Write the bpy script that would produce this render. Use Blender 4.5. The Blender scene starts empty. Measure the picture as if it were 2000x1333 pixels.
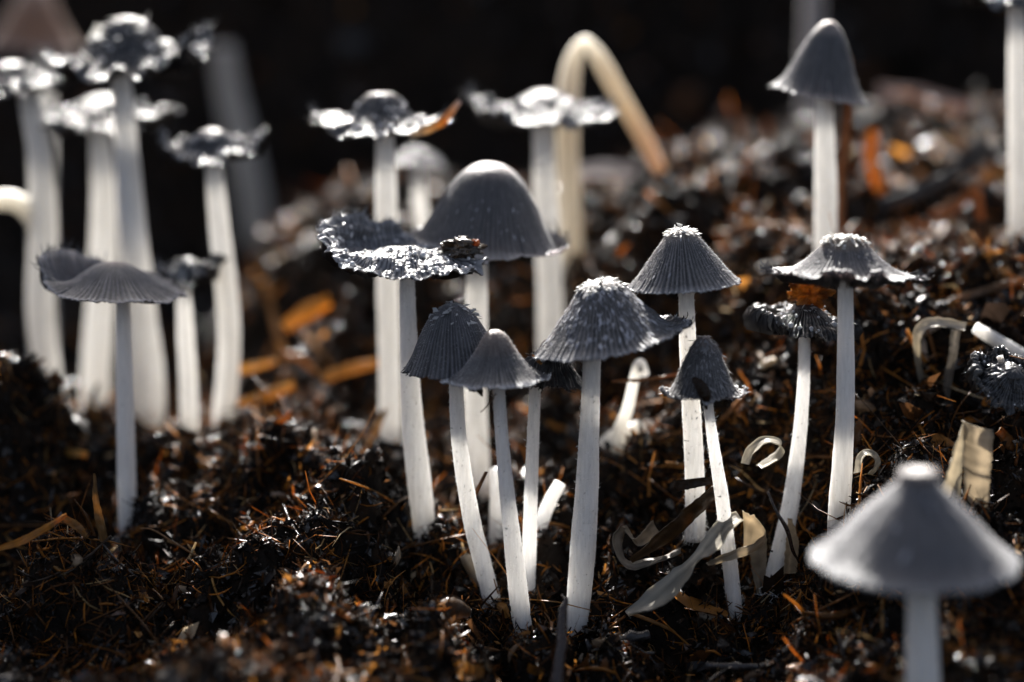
import bpy, math
import numpy as np
from mathutils import Vector

# ---------------------------------------------------------------- camera, world, sun
SC = bpy.context.scene
COL = SC.collection
U = 0.01                                   # everything below is written in centimetres
PITCH = math.radians(10.0)
FPX = 2000 * 100.0 / 36.0                  # focal length in photo pixels (100 mm macro lens)
CAM = np.array([0.0, -55.6, 15.84])
FWD = np.array([0.0, math.cos(PITCH), -math.sin(PITCH)])
UPV = np.array([0.0, math.sin(PITCH), math.cos(PITCH)])

cam = bpy.data.cameras.new('camera')
cam.lens = 100.0
cam.sensor_width = 36.0
cam.clip_start = 0.01
cam.clip_end = 500.0
cam.dof.use_dof = True
cam.dof.focus_distance = float(np.dot(np.array([0, 0.15, 3.5]) - CAM, FWD)) * U
cam.dof.aperture_fstop = 4.5
cam_o = bpy.data.objects.new('camera', cam)
COL.objects.link(cam_o)
cam_o.location = CAM * U
cam_o.rotation_euler = (math.pi / 2 - PITCH, 0, 0)
SC.camera = cam_o

SUN_EL = math.radians(38.0)
SUN_AZ = math.radians(-6.0)                # a little to one side, behind the mushrooms
wd = bpy.data.worlds.new('World')
SC.world = wd
wd.use_nodes = True
nt = wd.node_tree
sky = nt.nodes.new('ShaderNodeTexSky')
sky.sky_type = 'NISHITA'
sky.sun_disc = False
sky.sun_elevation = SUN_EL
sky.sun_rotation = SUN_AZ
sky.air_density = 0.7
sky.dust_density = 4.0
sky.ozone_density = 0.4
bg = nt.nodes['Background']
bg.inputs['Strength'].default_value = 0.05
hsv = nt.nodes.new('ShaderNodeHueSaturation')          # the camera's white balance for open shade
hsv.inputs['Saturation'].default_value = 0.72
nt.links.new(sky.outputs['Color'], hsv.inputs['Color'])
nt.links.new(hsv.outputs['Color'], bg.inputs['Color'])

sun = bpy.data.lights.new('sun', 'SUN')
sun.energy = 5.0
sun.angle = math.radians(0.53)
sun.color = (1.0, 0.965, 0.92)
sun_o = bpy.data.objects.new('sun', sun)
COL.objects.link(sun_o)
sd = Vector((math.sin(SUN_AZ) * math.cos(SUN_EL), math.cos(SUN_AZ) * math.cos(SUN_EL), math.sin(SUN_EL)))
sun_o.rotation_euler = sd.to_track_quat('Z', 'Y').to_euler()
sun_o.location = sd * 3

SC.view_settings.view_transform = 'Standard'
SC.view_settings.look = 'None'
SC.view_settings.gamma = 1.0
SC.view_settings.use_curve_mapping = False
SC.view_settings.exposure = 1.85
SC.render.engine = 'CYCLES'
SC.cycles.use_denoising = True
SC.cycles.sample_clamp_indirect = 4.0
SC.cycles.sample_clamp_direct = 40.0
SC.cycles.max_bounces = 8
SC.cycles.blur_glossy = 0.3
SC.cycles.use_adaptive_sampling = False

RNG = np.random.default_rng(11)

# ---------------------------------------------------------------- helpers: pixels, noise, meshes
def at(px, py, Y):
    """Photo pixel -> point in the upright plane at depth Y (cm)."""
    d = FWD + np.array([1.0, 0, 0]) * (px - 1000) / FPX + UPV * (666.5 - py) / FPX
    t = (Y - CAM[1]) / d[1]
    return CAM + d * t

def cmpp(p):
    """centimetres per photo pixel at point p"""
    return float(np.dot(np.asarray(p) - CAM, FWD)) / FPX

def _hash(ix, iy, iz, seed):
    h = (ix * 374761393 + iy * 668265263 + iz * 2147483647 + seed * 974634777) & 0xffffffff
    h = ((h ^ (h >> 13)) * 1274126177) & 0xffffffff
    h = ((h ^ (h >> 16)) * 2246822519) & 0xffffffff
    return ((h ^ (h >> 15)) & 0xffffff) / float(0xffffff) * 2 - 1

def vnoise(x, y, z=0.0, seed=0):
    x, y, z = np.broadcast_arrays(np.asarray(x, float), np.asarray(y, float), np.asarray(z, float))
    ix, iy, iz = (np.floor(a).astype(np.int64) for a in (x, y, z))
    fx, fy, fz = x - ix, y - iy, z - iz
    fx, fy, fz = (f * f * f * (f * (f * 6 - 15) + 10) for f in (fx, fy, fz))
    out = 0
    for dx in (0, 1):
        for dy in (0, 1):
            for dz in (0, 1):
                w = (fx if dx else 1 - fx) * (fy if dy else 1 - fy) * (fz if dz else 1 - fz)
                out = out + w * _hash(ix + dx, iy + dy, iz + dz, seed)
    return out

def fbm(x, y, z=0.0, octv=4, seed=0, gain=0.5):
    a, s, f = 1.0, 0.0, 1.0
    for k in range(octv):
        s = s + a * vnoise(np.asarray(x) * f, np.asarray(y) * f, np.asarray(z) * f, seed + k * 17)
        a *= gain
        f *= 2.03
    return s

def catmull(pts, n):
    """smooth curve through pts (k x d), n samples"""
    P = np.asarray(pts, float)
    if len(P) < 3:
        t = np.linspace(0, 1, n)[:, None]
        return P[0] * (1 - t) + P[-1] * t
    P = np.vstack([2 * P[0] - P[1], P, 2 * P[-1] - P[-2]])
    m = len(P) - 3
    u = np.linspace(0, m, n)
    i = np.minimum(u.astype(int), m - 1)
    t = (u - i)[:, None]
    a, b, c, d = P[i], P[i + 1], P[i + 2], P[i + 3]
    return 0.5 * ((2 * b) + (c - a) * t + (2 * a - 5 * b + 4 * c - d) * t ** 2 + (3 * b - a - 3 * c + d) * t ** 3)

def mesh(name, V, F, mat, col=None, smooth=True):
    """V n x 3 (cm), F: m x 3 or m x 4 integer array or list of such arrays; col: n x 3"""
    if not isinstance(F, list):
        F = [F]
    F = [np.asarray(f, np.int32) for f in F if len(f)]
    me = bpy.data.meshes.new(name)
    V = np.asarray(V, np.float32) * U
    me.vertices.add(len(V))
    me.vertices.foreach_set('co', V.ravel())
    nl = sum(f.size for f in F)
    me.loops.add(nl)
    me.loops.foreach_set('vertex_index', np.concatenate([f.ravel() for f in F]))
    tot = np.concatenate([np.full(len(f), f.shape[1], np.int32) for f in F])
    st = np.concatenate([[0], np.cumsum(tot)[:-1]]).astype(np.int32)
    me.polygons.add(len(tot))
    me.polygons.foreach_set('loop_start', st)
    me.polygons.foreach_set('loop_total', tot)
    me.polygons.foreach_set('use_smooth', np.full(len(tot), smooth, bool))
    if col is not None:
        at_ = me.attributes.new('col', 'FLOAT_COLOR', 'POINT')
        c4 = np.ones((len(V), 4), np.float32)
        c4[:, :3] = col
        at_.data.foreach_set('color', c4.ravel())
    me.update(calc_edges=True)
    me.materials.append(mat)
    return me

def obj(name, me, parent=None, loc=None, **props):
    o = bpy.data.objects.new(name, me)
    COL.objects.link(o)
    if loc is not None:
        o.location = np.asarray(loc) * U
    if parent is not None:
        o.parent = parent
    for k, v in props.items():
        if v:
            o[k] = v
    return o

def grid_faces(nu, nv, wrap_v=False, off=0):
    """quads of an nu x nv vertex grid (row-major, v fastest)"""
    i = np.arange(nu - 1)[:, None]
    j = np.arange(nv if wrap_v else nv - 1)[None, :]
    j2 = (j + 1) % nv
    a = i * nv + j
    b = i * nv + j2
    return (np.stack([a, b, b + nv, a + nv], -1).reshape(-1, 4) + off).astype(np.int32)

def unit(v):
    return v / np.maximum(np.linalg.norm(v, axis=-1, keepdims=True), 1e-9)

# ---------------------------------------------------------------- materials
def mat_new(name):
    m = bpy.data.materials.new(name)
    m.use_nodes = True
    return m, m.node_tree.nodes, m.node_tree.links, m.node_tree.nodes['Principled BSDF']

def ramp(N, stops):
    r = N.new('ShaderNodeValToRGB')
    e = r.color_ramp.elements
    while len(e) < len(stops):
        e.new(0.5)
    for el, (p, c) in zip(e, stops):
        el.position = p
        el.color = (*c, 1) if len(c) == 3 else c
    return r

def noise_tex(N, L, scale, detail=4, rough=0.6, vec=None):
    n = N.new('ShaderNodeTexNoise')
    n.inputs['Scale'].default_value = scale
    n.inputs['Detail'].default_value = detail
    n.inputs['Roughness'].default_value = rough
    if vec is not None:
        L.new(vec, n.inputs['Vector'])
    return n

def bump(N, L, height, strength, dist, bsdf):
    b = N.new('ShaderNodeBump')
    b.inputs['Strength'].default_value = strength
    b.inputs['Distance'].default_value = dist
    L.new(height, b.inputs['Height'])
    L.new(b.outputs['Normal'], bsdf.inputs['Normal'])
    return b

def add_translucent(m, N, L, p, fac, tint=(1, 1, 1)):
    at_ = next((n for n in N if n.type == 'ATTRIBUTE'), None)
    tr = N.new('ShaderNodeBsdfTranslucent')
    mulc = N.new('ShaderNodeMix')
    mulc.data_type = 'RGBA'
    mulc.blend_type = 'MULTIPLY'
    mulc.inputs[0].default_value = 1.0
    mulc.inputs[7].default_value = (*tint, 1)
    L.new(at_.outputs['Color'], mulc.inputs[6])
    L.new(mulc.outputs[2], tr.inputs['Color'])
    mx = N.new('ShaderNodeMixShader')
    mx.inputs[0].default_value = fac
    out = next(n for n in N if n.type == 'OUTPUT_MATERIAL')
    L.new(p.outputs[0], mx.inputs[1])
    L.new(tr.outputs[0], mx.inputs[2])
    L.new(mx.outputs[0], out.inputs['Surface'])

def attr_mat(name, rough=(0.3, 0.6), rough_scale=600, spec=0.5, sheen=0.0, trans=0.0, tint=(1, 1, 1), bump_s=0.0, bump_scale=1500, vary=0.35, coat=0.0, sss=0.0, spec_lo=None):
    m, N, L, p = mat_new(name)
    a = N.new('ShaderNodeAttribute')
    a.attribute_name = 'col'
    tc = N.new('ShaderNodeTexCoord')
    n = noise_tex(N, L, rough_scale, 4, 0.65, tc.outputs['Object'])
    mr = N.new('ShaderNodeMapRange')
    mr.inputs[1].default_value = 0.3
    mr.inputs[2].default_value = 0.7
    mr.inputs[3].default_value = rough[0]
    mr.inputs[4].default_value = rough[1]
    L.new(n.outputs['Fac'], mr.inputs[0])
    L.new(mr.outputs[0], p.inputs['Roughness'])
    n2 = noise_tex(N, L, rough_scale * 0.6, 5, 0.7, tc.outputs['Object'])
    mv = N.new('ShaderNodeMapRange')
    mv.inputs[1].default_value = 0.3
    mv.inputs[2].default_value = 0.7
    mv.inputs[3].default_value = 1 - vary
    mv.inputs[4].default_value = 1 + vary
    L.new(n2.outputs['Fac'], mv.inputs[0])
    mc = N.new('ShaderNodeVectorMath')
    mc.operation = 'SCALE'
    L.new(a.outputs['Color'], mc.inputs[0])
    L.new(mv.outputs[0], mc.inputs['Scale'])
    L.new(mc.outputs[0], p.inputs['Base Color'])
    p.inputs['Specular IOR Level'].default_value = spec
    if spec_lo is not None:
        ns = noise_tex(N, L, rough_scale * 0.5, 3, 0.6, tc.outputs['Object'])
        ms = N.new('ShaderNodeMapRange')
        ms.inputs[1].default_value = 0.46
        ms.inputs[2].default_value = 0.58
        ms.inputs[3].default_value = spec_lo
        ms.inputs[4].default_value = spec
        L.new(ns.outputs['Fac'], ms.inputs[0])
        L.new(ms.outputs[0], p.inputs['Specular IOR Level'])
    if sss:
        p.inputs['Subsurface Weight'].default_value = sss
        p.inputs['Subsurface Radius'].default_value = (1.0, 0.92, 0.9)
        p.inputs['Subsurface Scale'].default_value = 0.0006
    p.inputs['Sheen Weight'].default_value = sheen
    p.inputs['Sheen Roughness'].default_value = 0.35
    p.inputs['Coat Weight'].default_value = coat
    p.inputs['Coat Roughness'].default_value = 0.15
    if bump_s:
        nb = noise_tex(N, L, bump_scale, 4, 0.6, tc.outputs['Object'])
        bump(N, L, nb.outputs['Fac'], bump_s, 0.0006, p)
    if trans:
        add_translucent(m, N, L, p, trans, tint)
    return m

M_CAP = attr_mat('cap_velvet', (0.45, 0.6), 900, 0.8, sheen=0.25, trans=0.0, sss=0.5, bump_s=0.35, bump_scale=2500, vary=0.25)
M_SOFT = attr_mat('cap_fleshy', (0.45, 0.6), 900, 0.8, sheen=0.5, trans=0.0, sss=0.75, bump_s=0.35, bump_scale=2500, vary=0.25)
M_SOFT.node_tree.nodes['Principled BSDF'].inputs['Subsurface Scale'].default_value = 0.003
M_WET = attr_mat('cap_wet', (0.08, 0.32), 500, 0.9, sheen=0.1, trans=0.45, bump_s=0.8, bump_scale=900, vary=0.35)
M_SCALE = attr_mat('veil_fibre', (0.4, 0.6), 900, 0.5, sheen=0.3, trans=0.35, vary=0.15)
M_GILL = attr_mat('gill', (0.35, 0.6), 900, 0.4, trans=0.2)
M_THREAD = attr_mat('black_thread', (0.12, 0.3), 900, 0.7)
M_CRUMB = attr_mat('wet_crumb', (0.08, 0.4), 300, 0.8, spec_lo=0.06, vary=0.4, bump_s=0.5, bump_scale=1200)
M_FIBRE = attr_mat('plant_fibre', (0.2, 0.5), 500, 0.5, spec_lo=0.12, trans=0.5, vary=0.4)
M_RIBBON = attr_mat('dry_straw', (0.32, 0.55), 400, 0.45, trans=0.55, vary=0.18, bump_s=0.3, bump_scale=900)
M_DEW = attr_mat('dew', (0.1, 0.16), 300, 1.0, vary=0.1)
M_DOWN = attr_mat('down_hair', (0.4, 0.6), 900, 0.3, trans=0.55, vary=0.1)
M_TWIG = attr_mat('wet_twig', (0.1, 0.35), 400, 0.6, vary=0.4, bump_s=0.7, bump_scale=1000)

def stem_mat():
    m, N, L, p = mat_new('stem_flesh')
    tc = N.new('ShaderNodeTexCoord')
    a = N.new('ShaderNodeAttribute')
    a.attribute_name = 'col'
    mp = N.new('ShaderNodeMapping')
    mp.inputs['Scale'].default_value = (1, 1, 0.12)
    L.new(tc.outputs['Object'], mp.inputs['Vector'])
    n = noise_tex(N, L, 1800, 3, 0.6, mp.outputs[0])
    sp = noise_tex(N, L, 1500, 2, 0.5, tc.outputs['Object'])
    r = ramp(N, [(0.0, (1, 1, 1)), (0.69, (1, 1, 1)), (0.76, (0.4, 0.37, 0.35))])
    L.new(sp.outputs['Fac'], r.inputs[0])
    rf = ramp(N, [(0.3, (0.82, 0.82, 0.82)), (0.7, (1, 1, 1))])
    L.new(n.outputs['Fac'], rf.inputs[0])
    m1 = N.new('ShaderNodeMix'); m1.data_type = 'RGBA'; m1.blend_type = 'MULTIPLY'; m1.inputs[0].default_value = 1
    L.new(a.outputs['Color'], m1.inputs[6]); L.new(r.outputs[0], m1.inputs[7])
    m2 = N.new('ShaderNodeMix'); m2.data_type = 'RGBA'; m2.blend_type = 'MULTIPLY'; m2.inputs[0].default_value = 1
    L.new(m1.outputs[2], m2.inputs[6]); L.new(rf.outputs[0], m2.inputs[7])
    L.new(m2.outputs[2], p.inputs['Base Color'])
    p.inputs['Roughness'].default_value = 0.5
    p.inputs['Specular IOR Level'].default_value = 0.4
    p.inputs['Subsurface Weight'].default_value = 1.0
    p.inputs['Subsurface Radius'].default_value = (1.0, 0.97, 0.92)
    p.inputs['Subsurface Scale'].default_value = 0.010
    p.inputs['Sheen Weight'].default_value = 0.25
    bump(N, L, n.outputs['Fac'], 0.35, 0.0003, p)
    return m
M_STEM = stem_mat()

def ground_mat():
    m, N, L, p = mat_new('compost')
    tc = N.new('ShaderNodeTexCoord')
    n = noise_tex(N, L, 160, 8, 0.7, tc.outputs['Object'])
    r = ramp(N, [(0.35, (0.006, 0.005, 0.004)), (0.55, (0.018, 0.012, 0.008)), (0.72, (0.05, 0.026, 0.012))])
    L.new(n.outputs['Fac'], r.inputs[0])
    L.new(r.outputs[0], p.inputs['Base Color'])
    n2 = noise_tex(N, L, 420, 6, 0.7, tc.outputs['Object'])
    mr = N.new('ShaderNodeMapRange')
    mr.inputs[1].default_value = 0.35; mr.inputs[2].default_value = 0.65
    mr.inputs[3].default_value = 0.25; mr.inputs[4].default_value = 0.75
    L.new(n2.outputs['Fac'], mr.inputs[0])
    L.new(mr.outputs[0], p.inputs['Roughness'])
    p.inputs['Specular IOR Level'].default_value = 0.12
    n3 = noise_tex(N, L, 900, 8, 0.75, tc.outputs['Object'])
    bump(N, L, n3.outputs['Fac'], 0.9, 0.001, p)
    return m
M_GROUND = ground_mat()

# ---------------------------------------------------------------- the compost heap
# points the ground passes through: photo pixel, depth Y (cm), reach (cm)
CTRL = [
    (0, 1333, -3.5, 2), (300, 1333, -3.5, 2), (700, 1333, -3.2, 2), (1100, 1333, -2.0, 1.6), (1450, 1333, -1.6, 1.5), (1900, 1420, -6.0, 2),
    (60, 1110, -0.5, 1.2), (180, 1080, 0.0, 1.0), (330, 1190, 0.0, 1.0), (470, 1135, 0.2, 1.2), (640, 1180, -0.3, 1.2),
    (120, 1290, -1.4, 1.2), (420, 1280, -1.6, 1.2), (720, 1210, -1.8, 1.0),
    (800, 1180, 0.0, 1.0), (960, 1215, 0.2, 1.0), (1030, 1262, -0.2, 1.0), (1125, 1245, 0.0, 1.0), (1250, 1210, 0.2, 1.0),
    (1440, 1232, 0.0, 1.0), (1500, 1185, 0.5, 1.0), (1345, 1130, 0.9, 1.0), (1560, 1150, 0.4, 1.0), (1620, 1180, -1.2, 1.0), (1800, 1180, -2.0, 1.4), (1960, 1180, -2.0, 1.4),
    (830, 1045, 1.5, 0.9), (700, 935, 1.4, 1.1), (600, 960, 1.3, 1.0), (560, 1090, 0.6, 1.0), (930, 975, 4.2, 1.0), (980, 1060, 2.2, 0.9), (1080, 1000, 2.0, 0.9),
    (1200, 960, 2.6, 1.2), (1300, 1190, -0.2, 0.6), (1395, 1150, 0.1, 0.6), (1440, 1240, -0.5, 0.6), (1024, 1275, -0.9, 0.6), (1124, 1262, -0.6, 0.6), (1497, 1200, -0.1, 0.6), (966, 1215, -0.2, 0.6), (1540, 1140, 0.2, 0.6), (1280, 1110, 0.4, 0.6), (1880, 1030, -0.9, 0.7), (1700, 960, -0.2, 0.6), (1360, 985, 1.2, 0.9), (1460, 925, 1.3, 1.0), (1640, 985, 0.3, 0.9), (1740, 930, 0.9, 1.0), (1900, 1040, -0.2, 1.0), (1900, 850, 1.6, 0.9),
    (1980, 800, 1.2, 1.0), (1750, 840, 2.4, 1.2), (1560, 830, 2.6, 1.2), (1300, 840, 4.5, 1.5), (1150, 850, 5.5, 1.5), (1000, 850, 6.0, 1.6),
    (1450, 700, 4.8, 1.6), (1700, 620, 4.8, 1.6), (1900, 600, 4.8, 1.8), (1450, 600, 6.5, 1.8), (1700, 500, 7.0, 1.8), (1950, 500, 7.5, 2.0), (1300, 600, 8.0, 2.0),
    (1100, 700, 9.0, 2.0), (1250, 420, 11.5, 2.2), (1480, 400, 10.5, 2.2), (1750, 380, 11, 2.4), (1980, 350, 12, 2.6), (1400, 270, 15.5, 2.6), (1650, 240, 16.5, 2.8), (1950, 220, 17, 3),
    (250, 1010, 3.0, 1.0), (100, 1000, 3.2, 1.2), (30, 740, 4.6, 1.0), (40, 880, 4.0, 0.8), (370, 850, 6.6, 1.4), (445, 860, 7.0, 1.4), (285, 830, 8.0, 1.5), (180, 870, 9.5, 1.6), (100, 800, 9.5, 1.6),
    (450, 930, 3.6, 1.2), (330, 960, 3.2, 1.0), (560, 880, 4.2, 1.3), (650, 860, 5.0, 1.4), (760, 890, 6.0, 1.4), (560, 760, 7.6, 1.6), (880, 850, 6.5, 1.5),
    (60, 860, 15, 2.6), (300, 860, 15, 2.6), (540, 440, 14, 1.6), (640, 410, 14.5, 2.2), (780, 370, 15, 2.4), (950, 370, 14.5, 2.4), (420, 760, 13, 2.0), (1080, 420, 13, 2.4),
]

def relief(x, y):
    wx = x + 0.35 * fbm(x * 1.3, y * 1.3, 7.7, 3, 61); wy = y + 0.35 * fbm(x * 1.3 + 9, y * 1.3, 3.3, 3, 62)
    b1 = np.abs(vnoise(wx * 0.62 + 1.7, wy * 0.62, 0.3, 5))            # rounded clods with creases between
    n = 1.7 * (np.sqrt(b1 + 0.01) - 0.5)
    b2 = np.abs(vnoise(wx * 1.45 + 7, wy * 1.45, 1.1, 9))
    n = n + 0.75 * (np.sqrt(b2 + 0.01) - 0.5)
    cell = np.abs(vnoise(wx * 2.9 + 3, wy * 2.9, 4.1, 19))
    n = n - 0.25 * np.clip(0.25 - cell, 0, 1) / 0.25
    n = n + 0.16 * fbm(x * 3.1, y * 3.1, 2.0, 4, 21, 0.6)
    return n * 0.85

CP = np.array([[*at(a, b, Y), s] for a, b, Y, s in CTRL])
CP[:, 2] -= relief(CP[:, 0], CP[:, 1]) * np.where(CP[:, 3] <= 1.25, 0.85, 0.4)

def base_height(x, y):
    x = np.asarray(x, float); y = np.asarray(y, float)
    num = np.zeros_like(x); den = np.zeros_like(x)
    for cx, cy, cz, s in CP:
        d2 = (x - cx) ** 2 + (y - cy) ** 2
        w = np.exp(-np.minimum(d2 / (2 * s * s), 60)) + 2e-5 / (1 + d2)
        w = w / (s * s)
        num += w * cz; den += w
    z = num / den
    # ahead of the picture the heap levels out; behind the crest it dips, then an added bank rises to keep the background in shade
    far = 1 / (1 + np.exp(-(y - 19.5) / 0.8))
    dip = 2.4
    t = np.clip((y - 23) / 10.0, 0, 1)
    bank = dip + 14.0 * t * t * (3 - 2 * t)
    beyond = np.clip((y - 50) / 120.0, 0, 1)
    bank = bank - 17 * beyond * beyond * (3 - 2 * beyond)
    z = z * (1 - far) + bank * far
    side = np.clip((np.abs(x) - 22) / 40.0, 0, 1)
    z = z * (1 - side) + np.where(y > 22, z, 0.0) * side
    outer = np.clip((np.hypot(x, y) - 150) / 250.0, 0, 1)
    front = np.clip((-y - 8) / 12.0, 0, 1)
    z = z * (1 - front) + (-0.8) * front
    return z * (1 - outer) + (-0.8) * outer

CLODS = [(*at(150, 1180, -0.4)[:2], 1.0, 0.95), (*at(470, 1180, 0.1)[:2], 1.15, 0.6), (*at(680, 1040, 1.3)[:2], 1.15, 0.8), (*at(620, 1250, -1.9)[:2], 1.0, 0.6),
         (*at(380, 1320, -2.9)[:2], 1.1, 0.55), (*at(60, 1300, -2.4)[:2], 1.0, 0.5), (*at(1850, 1250, -1.4)[:2], 1.8, 0.3), (*at(20, 850, 4.2)[:2], 1.2, 1.6), (*at(330, 900, 5.0)[:2], 0.8, 0.5),
         (*at(520, 900, 3.6)[:2], 1.0, 0.5), (*at(1500, 980, 1.5)[:2], 0.9, 0.3), (*at(1760, 760, 3.4)[:2], 1.2, 0.4), (*at(1900, 560, 6.0)[:2], 1.4, 0.6), (*at(1500, 520, 7.4)[:2], 1.5, 0.6), (*at(1300, 480, 10)[:2], 1.5, 0.7)]

BASES = [at(*q) for q in ((1124, 1245, 0.0), (1024, 1262, -0.35), (966, 1195, 0.55), (1440, 1228, -0.05), (1639, 990, 0.0), (831, 1045, 1.8), (249, 1010, 3.0), (1358, 1000, 0.75))]

def height(x, y):
    z = base_height(x, y)
    wx = x + 0.35 * fbm(x * 1.3, y * 1.3, 7.7, 3, 61); wy = y + 0.35 * fbm(x * 1.3 + 9, y * 1.3, 3.3, 3, 62)
    for cx, cy, r, h in CLODS:
        d2 = ((wx - cx) ** 2 + (wy - cy) ** 2) / (r * r)
        z = z + h * np.exp(-np.minimum(d2 * d2, 50))
    near = np.clip((np.hypot(x, y) - 60) / 60, 0, 1)
    return z + relief(x, y) * (1 + near)

TARGET = np.array([at(a, b, Y)[2] for a, b, Y, _ in CTRL])
CLOD_FREE = np.array([min(math.hypot(c[0] - k[0], c[1] - k[1]) / k[2] for k in CLODS) > 0.9 for c in CP])
for _ in range(5):                                   # settle the sheet onto its control points
    CP[:, 2] += np.where(CLOD_FREE, 0.6, 0.0) * (TARGET - 0.05 - height(CP[:, 0], CP[:, 1]))

def graded(a, b, step, lo, hi, grow):
    v = list(np.arange(a, b + 1e-6, step))
    s = step
    while v[-1] < hi:
        s *= grow
        v.append(v[-1] + s)
    s = step
    w = []
    x = a
    while x > lo:
        s *= grow
        x -= s
        w.append(x)
    return np.array(w[::-1] + v)

def on_ground(px, py, y0=-7.0, y1=48.0):
    Ys = np.linspace(y0, y1, 900)
    P = np.array([at(px, py, t) for t in Ys])
    d = P[:, 2] - height(P[:, 0], P[:, 1])
    k = int(np.argmax(d < 0)) if (d < 0).any() else len(Ys) - 1
    return float(Ys[k])

gx = graded(-13.5, 13.5, 0.07, -4000, 4000, 1.12)
gy = graded(-6.5, 18.5, 0.075, -4000, 6000, 1.055)
GX, GY = np.meshgrid(gx, gy, indexing='ij')
GZ = height(GX, GY)
gv = np.stack([GX, GY, GZ], -1).reshape(-1, 3)
gf = grid_faces(len(gx), len(gy))[:, ::-1].copy()
gf = gf[:, ::-1] if False else gf
ground = obj('ground', mesh('ground', gv, gf[:, ::-1], M_GROUND), kind='structure')

# ---------------------------------------------------------------- builders for small things
def tube_mesh(name, C, Rr, mat, sides=10, col=(0.3, 0.2, 0.1), rough_n=0.0, seed=0, flat=1.0, closed=True, origin=(0, 0, 0), side_col=None):
    """round stick along centre line C with radii Rr"""
    C = np.asarray(C, float); n = len(C)
    T = unit(np.gradient(C, axis=0))
    ref = np.array([0.0, 1.0, 0.0])
    N1 = unit(np.cross(T, ref) + 1e-6)
    N2 = np.cross(N1, T)
    a = np.linspace(0, 2 * np.pi, sides, endpoint=False)
    Rr = np.broadcast_to(np.asarray(Rr, float), (n,))[:, None]
    rr = Rr * (1 + rough_n * vnoise(np.cos(a)[None, :] * 1.7 + seed, np.sin(a)[None, :] * 1.7, np.arange(n)[:, None] * 0.35, seed))
    V = C[:, None, :] + (rr * np.cos(a))[..., None] * N1[:, None, :] + (rr * np.sin(a) * flat)[..., None] * N2[:, None, :]
    V = V.reshape(-1, 3)
    F = [grid_faces(n, sides, True)]
    if closed:
        V = np.vstack([V, C[0], C[-1]])
        i = np.arange(sides); j = (i + 1) % sides
        F.append(np.stack([j, i, np.full(sides, n * sides)], -1))
        F.append(np.stack([i + (n - 1) * sides, j + (n - 1) * sides, np.full(sides, n * sides + 1)], -1))
    cc = np.broadcast_to(np.asarray(col, float), (n, 3)) if np.ndim(col) <= 1 or len(col) != n else np.asarray(col)
    c = np.repeat(cc, sides, axis=0)
    if closed:
        c = np.vstack([c, cc[0], cc[-1]])
    return mesh(name, V - np.asarray(origin), F, mat, c)

def stick(name, pts, w, label, cat, mat=None, col=(0.1, 0.06, 0.03), group=None, rough_n=0.15, flat=1.0, n=28, sides=9, seed=3):
    """pts: (px,py,Y) list; w: pixel widths along it"""
    P = np.array([at(*p) for p in pts])
    C = catmull(P, n)
    W = np.interp(np.linspace(0, 1, n), np.linspace(0, 1, len(w)), w)
    R = np.array([cmpp(c) for c in C]) * W / 2
    C = C + 0.012 * fbm(np.linspace(0, 6, n)[:, None] + seed, np.array([[0.0, 5.1, 9.7]]), 0, 2, seed)
    o0 = C[0]
    if np.ndim(col) == 2:
        cc = np.stack([np.interp(np.linspace(0, 1, n), np.linspace(0, 1, len(col)), np.array(col)[:, k]) for k in range(3)], -1)
    else:
        cc = np.tile(np.asarray(col, float), (n, 1))
    me = tube_mesh(name, C, R, mat or M_TWIG, sides, cc, rough_n, seed, flat, origin=o0)
    return obj(name, me, loc=o0, label=label, category=cat, group=group)

def ribbon_mesh(name, A, B, mat, col, th=0.018, n=40, m=7, camber=0.12, seed=0, origin=None, frays=0.0):
    A = catmull(A, n); B = catmull(B, n)
    t = np.linspace(0, 1, m)[None, :, None]
    S = A[:, None, :] * (1 - t) + B[:, None, :] * t
    T = unit(np.gradient((A + B) / 2, axis=0))[:, None, :]
    W = (B - A)[:, None, :]
    Nn = unit(np.cross(np.broadcast_to(T, W.shape), W) + 1e-9)
    wl = np.linalg.norm(W, axis=-1, keepdims=True)
    S = S + Nn * wl * camber * 4 * t * (1 - t)
    S = S + Nn * 0.02 * vnoise(np.arange(n)[:, None] * 0.3 + seed, np.arange(m)[None, :] * 0.9, seed)[..., None]
    S = S + unit(W) * (wl * 0.05) * vnoise(np.arange(n)[:, None] * 0.7, np.arange(m)[None, :] * 0.4, seed + 3, seed)[..., None]
    top = S + Nn * th / 2; bot = S - Nn * th / 2
    V = np.vstack([top.reshape(-1, 3), bot.reshape(-1, 3)])
    f = grid_faces(n, m)
    F = [f, f[:, ::-1] + n * m]
    def seam(idx):
        idx = np.asarray(idx)
        return np.stack([idx[:-1], idx[:-1] + n * m, idx[1:] + n * m, idx[1:]], -1)
    F += [seam(np.arange(n) * m), seam((np.arange(n) * m + m - 1)[::-1]), seam(np.arange(m)[::-1]), seam((n - 1) * m + np.arange(m))]
    streak = 0.8 + 0.3 * vnoise(np.arange(m)[None, :] * 1.9 + seed, np.arange(n)[:, None] * 0.06, seed) + 0.12 * vnoise(np.arange(m)[None, :] * 0.3, np.arange(n)[:, None] * 0.5, seed + 5)
    col = np.asarray(col, float)
    if col.ndim == 2:
        cc = np.stack([np.interp(np.linspace(0, 1, n), np.linspace(0, 1, len(col)), col[:, k]) for k in range(3)], -1)[:, None, :]
    else:
        cc = col[None, None, :]
    c = np.broadcast_to(cc, (n, m, 3)) * streak[..., None]
    c = np.vstack([c.reshape(-1, 3)] * 2)
    o0 = S[0, 0] if origin is None else np.asarray(origin)
    return mesh(name, V - o0, F, mat, c), o0

TAN = (0.62, 0.53, 0.40)
PALE = (0.70, 0.65, 0.55)
BROWN = (0.16, 0.085, 0.035)
AMBER = (0.50, 0.24, 0.06)

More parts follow.
